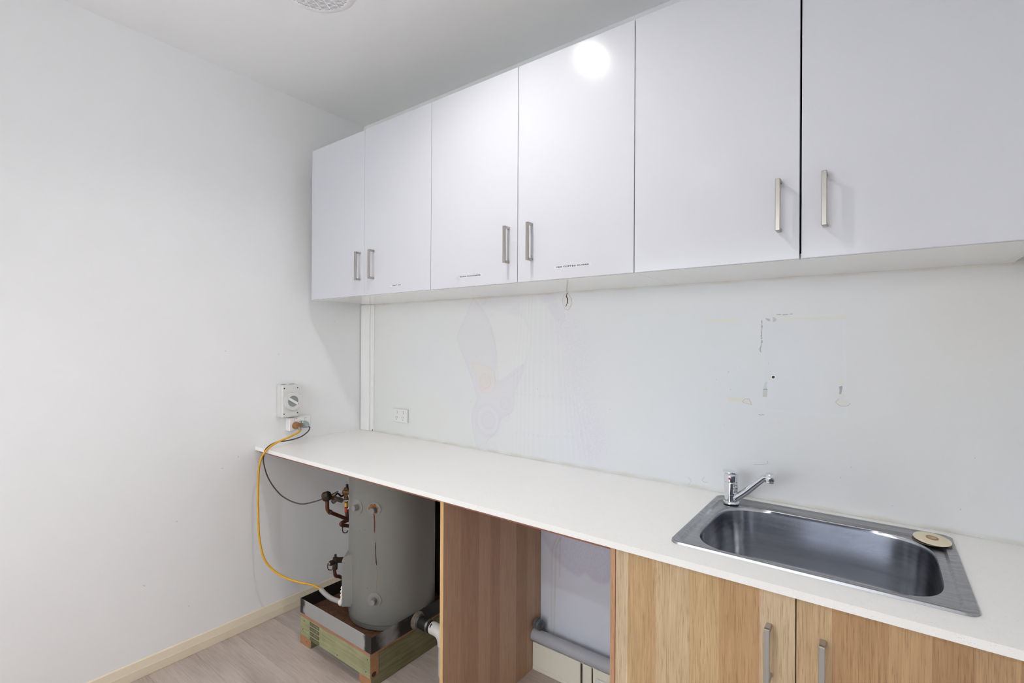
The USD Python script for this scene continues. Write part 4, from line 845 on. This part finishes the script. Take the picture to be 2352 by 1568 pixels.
part(gc, 'plug', lathe([(0, 0), (0.0185, 0), (0.0190, 0.012), (0.0165, 0.014), (0.0175, 0.0155), (0.0175, 0.026), (0.013, 0.034), (0.0, 0.037)], 40).apply_transform(np.array([[0, 0, 1, 0.0432], [1, 0, 0, -0.4045], [0, 1, 0, 0.9855], [0, 0, 0, 1.0]])), clear_grey, smooth=40, label='smoky grey translucent plug')
part(gc, 'gland', cyl((0.074, -0.408, 0.985), (0.0885, -0.401, 0.977), 0.0068, 20, 0.0055, c=0.001), clear_grey)
part(gc, 'cable', tube(DATA['grey'], 0.0031, 10, 6), grey_sheath, smooth=True)

# ---------------------------------------------------------------- outlet on the back wall
bo = thing('power_outlet', 'white double power outlet on the back wall above the bench', 'power outlet', (0.358, 0, 0.976))
part(bo, 'face_plate', bx(0.2985, 0.4185, -0.0115, -0.0008, 0.9765, 1.0535, 0.003), white_plastic)
fb = lambda x_, z_: ((x_, -0.0113, z_), (1, 0, 0), (0, 0, 1), (0, -1, 0))
for xs, zs, zk in ((0.3315, 1.034, 1.0005), (0.3835, 1.034, 1.0005)):
    part(bo, 'rocker', plate(rrect(-0.006, 0.006, -0.0085, 0.0085, 0.005), 0.0024, fb(xs, zs)), white_plastic)
    part(bo, 'rocker_rim', plate(rrect(-0.007, 0.007, -0.0095, 0.0095, 0.0055).difference(rrect(-0.0065, 0.0065, -0.009, 0.009, 0.0053)), 0.0006, fb(xs, zs)), grey_plastic_dark)
    for dx, dz, an in ((-0.0055, 0.0055, -30), (0.0055, 0.0055, 30), (0.0, -0.0075, 0)):
        part(bo, 'pin_slot', plate(affinity.rotate(sbox(-0.0011, -0.0036, 0.0011, 0.0036), an, origin=(0, 0)), 0.0005, fb(xs + dx, zk + dz)), hole_dark)

# ---------------------------------------------------------------- water heater
TX, TY, TR, TZ = 0.6542, -0.3035, 0.2004, 0.158
wh = thing('water_heater', 'grey cylindrical hot water tank under the bench with rust streaks', 'water heater', (TX, TY, TZ))
part(wh, 'tank', lathe([(0, 0), (0.190, 0), (0.1945, 0.003), (0.1965, 0.006), (0.1965, 0.024), (0.1985, 0.0265), (TR, 0.030), (TR, 0.672), (0.196, 0.682), (0.170, 0.694), (0.10, 0.702), (0, 0.704)], 128, (TX, TY, TZ)), tank_paint, smooth=30)
def tank_pt(deg, z, r=TR):
    a = math.radians(deg); return np.array([TX + r * math.cos(a), TY + r * math.sin(a), z])
for deg, z in ((-89.5, 0.694), (-63.5, 0.695), (-62.4, 0.298)):
    cv = part(wh, 'port_cover', cyl(tank_pt(deg, z, TR - 0.006), tank_pt(deg, z, TR + 0.0008), 0.0325, 48, c=0.0004), tank_cover, smooth=30, label='round enamelled cover plate')
    part(cv, 'port_cap', cyl(tank_pt(deg, z - 0.001, TR), tank_pt(deg, z - 0.001, TR + 0.024), 0.0135, 32, 0.0130, c=0.002), tank_cover, smooth=30)
def on_tank(poly, t=0.0006, r0=TR + 0.0003):
    """poly in (arc length from -90 degrees, z)"""
    q = cat(*[trimesh.creation.extrude_polygon(p_, t, engine='earcut') for p_ in getattr(poly, 'geoms', [poly])])
    q = q.subdivide().subdivide()
    v = q.vertices; a = math.radians(-90) + v[:, 0] / TR; r = r0 + v[:, 2]
    return trimesh.Trimesh(np.stack([TX + r * np.cos(a), TY + r * np.sin(a), v[:, 1]], 1), q.faces, process=False)
arc = lambda deg: math.radians(deg + 90) * TR
def streak(zs, degs, ws):
    P = [(arc(d), z) for d, z in zip(degs, zs)]
    parts_ = []
    for i in range(len(P) - 1):
        parts_.append(unary_union([Point(P[i]).buffer(ws[i], quad_segs=3), Point(P[i + 1]).buffer(ws[i + 1], quad_segs=3)]).convex_hull)
    return unary_union(parts_)
part(wh, 'rust_streak', on_tank(streak([0.672, 0.655, 0.635, 0.615, 0.60, 0.592], [-63.4, -62.9, -62.6, -62.7, -62.6, -62.5], [0.0034, 0.0030, 0.0026, 0.0028, 0.0022, 0.0008])), rust, label='brown rust drip below the upper cap')
part(wh, 'rust_streak', on_tank(streak([0.668, 0.645, 0.62, 0.60], [-63.1, -62.4, -62.1, -62.3], [0.0010, 0.0010, 0.0012, 0.0005]), 0.0009), rust_dark)
part(wh, 'rust_streak', on_tank(streak([0.550, 0.53, 0.505, 0.48, 0.462, 0.452], [-61.6, -61.4, -60.9, -60.5, -60.0, -59.5], [0.0010, 0.0018, 0.0015, 0.0020, 0.0024, 0.0010])), rust_dark, label='dark rust drip at mid height')
part(wh, 'rust_streak', on_tank(streak([0.435, 0.42, 0.40, 0.385, 0.36, 0.34], [-60.2, -59.5, -59.4, -59.8, -59.9, -60.0], [0.0010, 0.0020, 0.0030, 0.0016, 0.0010, 0.0006])), pm('pale_rust', (148, 124, 102), 0.8, noise=0.1, nscale=100))
q = unary_union([Point(arc(-64.5) + 0.016 * math.cos(a), 0.696 + 0.0165 * math.sin(a)).buffer(0.004 + 0.0035 * (k % 3 == 0), quad_segs=3) for k, a in enumerate(np.linspace(-0.6, 3.0, 13))])
part(wh, 'rust_ring', on_tank(q, 0.0008, TR + 0.0019), pm('orange_rust', (138, 88, 46), 0.85, noise=0.35, nscale=200), label='orange rust around the upper cap')
part(wh, 'rust_specks', on_tank(unary_union([Point(arc(d), z).buffer(w * 0.6, quad_segs=3) for d, z, w in [(-77, .60, .0022), (-84, .592, .0016), (-75, .62, .0012), (-70, .42, .0014), (-55, .44, .0016), (-50, .40, .0016), (-72, .345, .002), (-78, .33, .0012), (-48, .46, .0012), (-66, .36, .001), (-84, .25, .0018), (-40, .38, .0014)]])), rust_dark, kind='stuff')
# element cover: upright box on the left of the tank
e = np.array([math.cos(math.radians(-140)), math.sin(math.radians(-140)), 0]); tn = np.array([math.sin(math.radians(-140)), -math.cos(math.radians(-140)), 0]); Pc = np.array([0.612, -0.5005, 0])
pts = []
for s_ in (0.0, 0.11):
    for d_, z_ in ((-0.03, 0.234), (0.046, 0.234), (0.046, 0.440), (0.038, 0.456), (0.004, 0.462), (-0.03, 0.484)):
        for cc in ((0.004, 0.0), (0.0, 0.004)):
            ss = s_ + (cc[0] if s_ == 0 else -cc[0]); dd = d_ - (cc[1] if d_ > 0.02 else 0)
            pts.append(Pc + e * dd + tn * ss + np.array([0, 0, z_]))
part(wh, 'element_cover', trimesh.convex.convex_hull(np.array(pts)), tank_cover, label='upright grey box cover on the side of the tank')
part(wh, 'cover_screw', cyl(Pc + e * 0.002 - tn * 0.0 + [0, 0, 0.243], Pc + e * 0.002 - tn * 0.003 + [0, 0, 0.243], 0.003, 14), steel_clamp)
fp = [Pc + e * (0.046 + 0.002 * math.sin(9 * k)) + tn * (0.004) + np.array([0, 0, z]) for k, z in enumerate(np.linspace(0.325, 0.262, 9))]
part(wh, 'sealant', tube(fp, [0.002, 0.004, 0.003, 0.005, 0.003, 0.0055, 0.005, 0.006, 0.004], 10, 5), foam, smooth=True, label='cream foam sealant on the cover edge')
part(wh, 'cable_entry', cyl(np.array(DATA['conduit'][-1]) - [0.012, 0.006, 0.006], np.array(DATA['conduit'][-1]) + [0.008, 0.004, 0.003], 0.0145, 24, c=0.003), foam, smooth=30, label='white cable entry nut')
# valves and copper pipes on the left of the tank
g = lambda k: DATA['valve_' + k]
def along(P, r, n=16, c=0.001): return cyl(P[0], P[1], r, n, c=c)
col = np.array(g('col')); 
part(wh, 'copper_pipe', tube(g('pipe'), 0.0082, 14, 4), copper, smooth=40)
vl = part(wh, 'mixing_valve', cat(along(col, 0.0118), trimesh.creation.icosphere(3, 0.0165).apply_translation(g('ball')[0]), cyl(g('ball')[0], np.array(g('ball')[0]) + 0.075 * np.array([0.95, 0.31, 0]), 0.012, 20)), brass, smooth=40, label='old brass valve body')
part(vl, 'valve_cap', along(g('cap'), 0.0065), black)
part(vl, 'white_collar', along(g('ring'), 0.0105), white_plastic)
part(wh, 'yellow_tag', along(g('ysticker'), 0.0088, 20, 0.0002), pm('yellow_tag', (214, 170, 60), 0.5, noise=0.2, nscale=300))
part(wh, 'red_tag', along(g('rsticker'), 0.0088, 20, 0.0002), pm('red_tag', (190, 62, 44), 0.5, noise=0.15, nscale=300))
bz = np.array(g('bronze')); mid = bz.mean(0)
part(wh, 'union_nut', cat(cyl(mid + [-0.012, -0.008, -0.006], mid + [0.014, 0.010, 0.006], 0.0225, 8, c=0.004), along(bz, 0.0125)), bronze, smooth=25, label='dark bronze union')
part(wh, 'copper_pipe', tube(g('stem'), 0.0088, 14, 6), copper, smooth=40)
part(wh, 'pipe_elbow', along(g('elbow'), 0.0115, 18, 0.002), copper, smooth=30)
part(wh, 'brass_nut', along(g('nut'), 0.0100, 6), brass)
cv = part(wh, 'relief_valve', cat(tube(g('chrome'), 0.0115, 16, 4), along(g('mouth'), 0.0125, 20)), steel_clamp, smooth=35, label='dull metal valve with an open outlet')
mo = np.array(g('mouth')); dm = (mo[1] - mo[0]) / np.linalg.norm(mo[1] - mo[0])
part(cv, 'valve_mouth', cyl(mo[1] - dm * 0.001, mo[1] + dm * 0.0006, 0.0098, 20), black)
part(wh, 'black_lead', tube(g('blacktube'), 0.0042, 10, 6), rubber, smooth=True)
part(wh, 'cable_tie', cat(tube(g('tie'), 0.0015, 8, 6), along(g('knot'), 0.005, 10)), white_plastic, smooth=40)
part(wh, 'white_lead', tube(np.array(g('hose')) + [0.012, -0.012, 0.0], 0.0019, 8, 6), white_plastic, smooth=True)
part(wh, 'copper_pipe', tube(g('upipe'), 0.0085, 14, 6), copper, smooth=40)
part(wh, 'black_lead', tube(g('loop'), 0.0024, 8, 6), rubber, smooth=True)
g = lambda k: DATA['relief_' + k]
rv = part(wh, 'drain_valve', cat(along(g('body'), 0.0122), along(g('barrel'), 0.0108, 20), cyl(g('tail')[0], np.array(g('tail')[1]) + [0.02, 0.02, 0], 0.0128, 20, c=0.002), *[cyl(np.array(g('barrel')[0]) * (1 - t) + np.array(g('barrel')[1]) * t, np.array(g('barrel')[0]) * (1 - t - 0.09) + np.array(g('barrel')[1]) * (t + 0.09), 0.0122, 20) for t in (0.25, 0.5, 0.75)]), bronze, smooth=30, label='dark bronze pressure valve low on the tank')
part(rv, 'valve_cap', along(g('cap'), 0.0052), black)
part(rv, 'lever_wire', tube(g('wire'), 0.0018, 8, 5), rust_dark, smooth=True)
part(rv, 'valve_tip', along(g('tip'), 0.0085, 18), steel_clamp)
part(wh, 'copper_pipe', tube(g('pipe'), 0.0080, 14, 5), copper, smooth=40)
part(wh, 'cover_stud', cyl(tank_pt(28.5, 0.537, TR), tank_pt(28.5, 0.537, TR + 0.004), 0.004, 12), steel_clamp)

# ---------------------------------------------------------------- drip tray on its timber stand
px0, px1, py0, py1 = 0.325, 0.848, -0.579, -0.070
ps = thing('timber_stand', 'low stand of green treated pine beams under the drip tray', 'stand', ((px0 + px1) / 2, (py0 + py1) / 2, 0))
bz0, bz1 = 0.0435, 0.1335
part(ps, 'beam', bx(px0, px1, py0, py0 + 0.045, bz0, bz1, 0.0015), green_x)
part(ps, 'beam', bx(px0, px1, py1 - 0.045, py1, bz0, bz1, 0.0015), green_x)
for a in (px0 + 0.001, px1 - 0.045):
    part(ps, 'beam', bx(a, a + 0.044, py0 + 0.0453, py1 - 0.0453, bz0, bz1, 0.0015), green_y)
part(ps, 'end_grain', bx(px1 - 0.0005, px1 + 0.0004, py0 + 0.0016, py0 + 0.0434, bz0 + 0.0016, bz1 - 0.0016), raw_pine, label='raw orange sawn end of the front beam')
part(ps, 'knot', trimesh.creation.icosphere(2, 1.0).apply_transform(np.diag([0.0012, 0.012, 0.010, 1])).apply_translation((px1 + 0.0002, py0 + 0.020, bz0 + 0.013)), rust_dark)
for a, b in ((0.314, 0.403), (0.768, 0.8475)):
    part(ps, 'bearer', bx(a, b, -0.572, py1, 0.0005, bz0 - 0.0005, 0.0012), green_y)
    part(ps, 'bearer_end', bx(a + 0.001, b - 0.001, -0.5728, -0.5722, 0.0015, bz0 - 0.0015), raw_pine, label='raw pine end of a bearer')
part(ps, 'plywood_sheet', bx(px0 + 0.001, px1 - 0.001, py0 + 0.001, py1 - 0.001, bz1 + 0.0003, 0.1485, 0.0006), ply)
r_ = np.random.default_rng(11)
for k in range(4):                                        # inked grade stamp, four bands with pale characters
    z1_ = bz1 - 0.003 - 0.0225 * k; band = sbox(0.4045, z1_ - 0.0165, 0.4815, z1_)
    cuts = [affinity.rotate(sbox(0.412 + 0.0092 * i, z1_ - 0.0125, 0.412 + 0.0092 * i + 0.0022 + 0.002 * r_.random(), z1_ - 0.0035 - 0.003 * r_.random()), float(r_.uniform(-30, 10))) for i in range(7)]
    part(ps, 'ink_stamp', plate(band.difference(unary_union(cuts)), 0.0003, ((0, py0, 0), (1, 0, 0), (0, 0, 1), (0, -1, 0))), green_ink)
for xx, zz in ((0.347, 0.075), (0.358, 0.118), (0.83, 0.12), (0.82, 0.065), (0.62, 0.058)):
    part(ps, 'nail_head', cyl((xx, py0 + 0.002, zz), (xx, py0 - 0.0005, zz), 0.0026, 12), rust_dark)
part(ps, 'nail_head', cyl((0.37, -0.570, 0.022), (0.37, -0.5733, 0.022), 0.0022, 12), rust_dark)
tr = thing('drip_tray', 'square galvanised metal drip tray with black corners under the water heater', 'tray', ((px0 + px1) / 2, (py0 + py1) / 2, 0.149))
tx0, tx1, ty0, ty1, tz0, tz1 = 0.3255, 0.8555, -0.5800, -0.070, 0.149, 0.2165
part(tr, 'tray_wall', bx(tx0, tx1, ty0, ty0 + 0.0022, tz0, tz1, 0.0008), tray_metal)
part(tr, 'tray_wall', bx(tx1 - 0.0022, tx1, ty0 + 0.0022, ty1 - 0.0022, tz0, tz1, 0.0008), tray_side, label='mostly black right side of the tray')
part(tr, 'tray_wall', bx(tx0, tx0 + 0.0022, ty0 + 0.0022, ty1 - 0.0022, tz0, tz1, 0.0008), tray_black)
part(tr, 'tray_wall', bx(tx0, tx1, ty1 - 0.0022, ty1, tz0, tz1, 0.0008), tray_black)
part(tr, 'tray_floor', bx(tx0 + 0.0022, tx1 - 0.0022, ty0 + 0.0022, ty1 - 0.0022, tz0, tz0 + 0.002), tray_black)
n = 60; gx_ = np.linspace(tx0 + 0.003, tx1 - 0.003, n); gy_ = np.linspace(ty0 + 0.003, ty1 - 0.003, n); A, B = np.meshgrid(gx_, gy_)
rs = np.random.default_rng(5); ph = rs.random((14, 4))
H = sum(0.0009 / (1 + k * 0.25) * np.sin((20 + 90 * ph[k, 0]) * A * (1 if k % 2 else -1) + (20 + 90 * ph[k, 1]) * B + 6.28 * ph[k, 2]) for k in range(14))
V = np.stack([A.ravel(), B.ravel(), (tz0 + 0.0068 + np.clip(H, -0.003, 0.0008)).ravel()], 1)
ii = (np.arange(n - 1)[:, None] * n + np.arange(n - 1)[None]).ravel()
part(tr, 'rusty_sediment', (V, np.concatenate([np.stack([ii, ii + 1, ii + n + 1], 1), np.stack([ii, ii + n + 1, ii + n], 1)])), sediment, smooth=True, label='brown rusty sludge on the tray floor')
# drain coupling and pipe out of the tray
dy_, dz_ = -0.331, 0.1805
dp = thing('drain_pipe', 'black rubber coupling and white plastic elbow draining the tray', 'pipe', (0.93, dy_, 0))
part(dp, 'flange', lathe([(0.020, 0), (0.038, 0), (0.039, 0.004), (0.033, 0.007), (0.0285, 0.010), (0.0285, 0.016), (0.02, 0.016), (0.02, 0)], 40).apply_transform(np.array([[0, 0, 1, tx1 + 0.0005], [1, 0, 0, dy_], [0, 1, 0, dz_], [0, 0, 0, 1.0]])), pm('scaled_flange', (120, 110, 98), 0.7, noise=0.35, nscale=80), smooth=30, label='scaled metal flange')
part(dp, 'coupling', cyl((tx1 + 0.012, dy_, dz_), (tx1 + 0.098, dy_, dz_), 0.0275, 40, c=0.002), rubber, smooth=30, label='black rubber sleeve')
for a in (0.018, 0.076):
    part(dp, 'hose_clamp', lathe([(0.0277, 0), (0.0290, 0), (0.0290, 0.011), (0.0277, 0.011), (0.0277, 0)], 40).apply_transform(np.array([[0, 0, 1, tx1 + a], [1, 0, 0, dy_], [0, 1, 0, dz_], [0, 0, 0, 1.0]])), steel_clamp, smooth=30)
part(dp, 'elbow', tube([(tx1 + 0.095, dy_, dz_), (tx1 + 0.125, dy_, dz_), (tx1 + 0.150, dy_, dz_ - 0.006), (tx1 + 0.163, dy_, dz_ - 0.024), (tx1 + 0.166, dy_, dz_ - 0.05)], [0.0258, 0.0258, 0.0262, 0.0258, 0.0250], 28, 8), pvc_white, smooth=40, label='white plastic elbow')
part(dp, 'downpipe', cyl((tx1 + 0.166, dy_, dz_ - 0.052), (tx1 + 0.166, dy_, 0.0005), 0.0225, 28), pvc_grey, smooth=30)
pr = sheet(0.018, 0.007, 0.0003, 8); v = pr.vertices; aa = math.radians(-100) + v[:, 1] / 0.026
# printed maker's line on the elbow
part(dp, 'print', trimesh.Trimesh(np.stack([tx1 + 0.102 + v[:, 1], dy_ + (0.0259 + v[:, 2]) * np.sin(math.radians(-60) + v[:, 0] / 0.026) * 1.0, dz_ + (0.0259 + v[:, 2]) * np.cos(math.radians(-60) + v[:, 0] / 0.026)], 1), pr.faces, process=False), ink)
wp = thing('waste_pipe', 'dark upright plastic waste pipe in the shadow behind the water heater', 'pipe', (0.700, -0.034, 0))
part(wp, 'pipe', cyl((0.700, -0.034, 0.0005), (0.700, -0.034, 0.58), 0.029, 24), pvc_dark, smooth=30)
part(wp, 'collar', cyl((0.700, -0.034, 0.555), (0.700, -0.034, 0.60), 0.032, 24, c=0.002), rubber, smooth=30)
part(wp, 'upper_pipe', cyl((0.700, -0.034, 0.598), (0.700, -0.034, 0.866), 0.029, 24), pvc_dark, smooth=30)

# ---------------------------------------------------------------- open bay: skirting duct, waste pipe, cord socket
TYF = -0.066
sd = thing('skirting_duct', 'cream plastic skirting duct along the back wall inside the open bay', 'cable duct', (1.62, 0, 0))
part(sd, 'channel', bx(1.3045, 1.9335, -0.052, -0.0015, 0.0005, 0.114), black)
part(sd, 'base_strip', bx(1.3045, 1.9335, TYF, -0.052, 0.0005, 0.0155, 0.001), duct_cream)
part(sd, 'top_strip', bx(1.3045, 1.9335, TYF + 0.006, -0.0015, 0.1145, 0.1195, 0.001), duct_cream)
for a, b in ((1.305, 1.5405), (1.5500, 1.5915), (1.5985, 1.9330)):
    part(sd, 'cover', bx(a, b, TYF - 0.001, -0.0525, 0.0162, 0.1205, 0.0018), duct_cream)
so = part(sd, 'outlet_plate', bx(1.614, 1.730, TYF - 0.010, TYF - 0.0012, 0.020, 0.090, 0.003), white_plastic, label='white outlet plate on the duct cover')
wg = thing('waste_pipe', 'thick grey plastic pipe lying along the wall on the skirting duct', 'pipe', (1.6, PIPE_Y, PIPE_Z - PIPE_R))
part(wg, 'pipe', cyl((1.262, PIPE_Y, PIPE_Z), (1.9335, PIPE_Y, PIPE_Z), PIPE_R, 48), pvc_grey, smooth=30)
cs = thing('cord_socket', 'dark grey round extension cord socket resting on the grey pipe', 'socket', (1.32, -0.052, 0.174))
ax = np.array([0.985, -0.17, 0.0]); ax /= np.linalg.norm(ax); c1 = np.array([1.3395, -0.0535, 0.1980]); T = trimesh.geometry.align_vectors([0, 0, 1], ax); T[:3, 3] = c1
part(cs, 'face', lathe([(0, -0.012), (0.0226, -0.012), (0.0230, -0.002), (0.0218, 0.0), (0.0180, 0.0), (0.0177, -0.0015), (0.0, -0.0015)], 40).apply_transform(T), socket_grey, smooth=30)
part(cs, 'body', lathe([(0, -0.0325), (0.014, -0.0325), (0.0195, -0.0300), (0.0218, -0.026), (0.0222, -0.0148), (0, -0.0148)], 40).apply_transform(T), socket_grey, smooth=30)
part(cs, 'collar', lathe([(0, -0.0152), (0.0200, -0.0152), (0.0200, -0.0115), (0, -0.0115)], 32).apply_transform(T), black)
for u_, v_, an in ((-0.005, 0.0055, 30), (0.005, 0.0055, -30), (0.0, -0.007, 0)):
    s_ = plate(affinity.rotate(sbox(-0.0012, -0.0036, 0.0012, 0.0036), -an, origin=(0, 0)), 0.0004, ((0, 0, 0), (1, 0, 0), (0, 1, 0), (0, 0, 1)))
    zax = ax; e2 = np.array([0, 0, 1.0]) - ax * ax[2]; e2 /= np.linalg.norm(e2); e1 = np.cross(e2, ax) * -1.0; e1 = np.cross(e2, ax)
    vv = s_.vertices + np.array([u_, v_, 0]); vv = c1 + vv[:, :1] * e1 + vv[:, 1:2] * e2 + (vv[:, 2:3] - 0.0014) * ax
    part(cs, 'pin_slot', trimesh.Trimesh(vv, s_.faces, process=False), black)
part(cs, 'cord', tube([(1.3105, -0.046, 0.198), (1.3095, -0.030, 0.196), (1.3090, -0.018, 0.186), (1.3090, -0.014, 0.165), (1.3090, -0.013, 0.140), (1.3090, -0.013, 0.1215)], 0.0036, 10, 6), rubber, smooth=True)
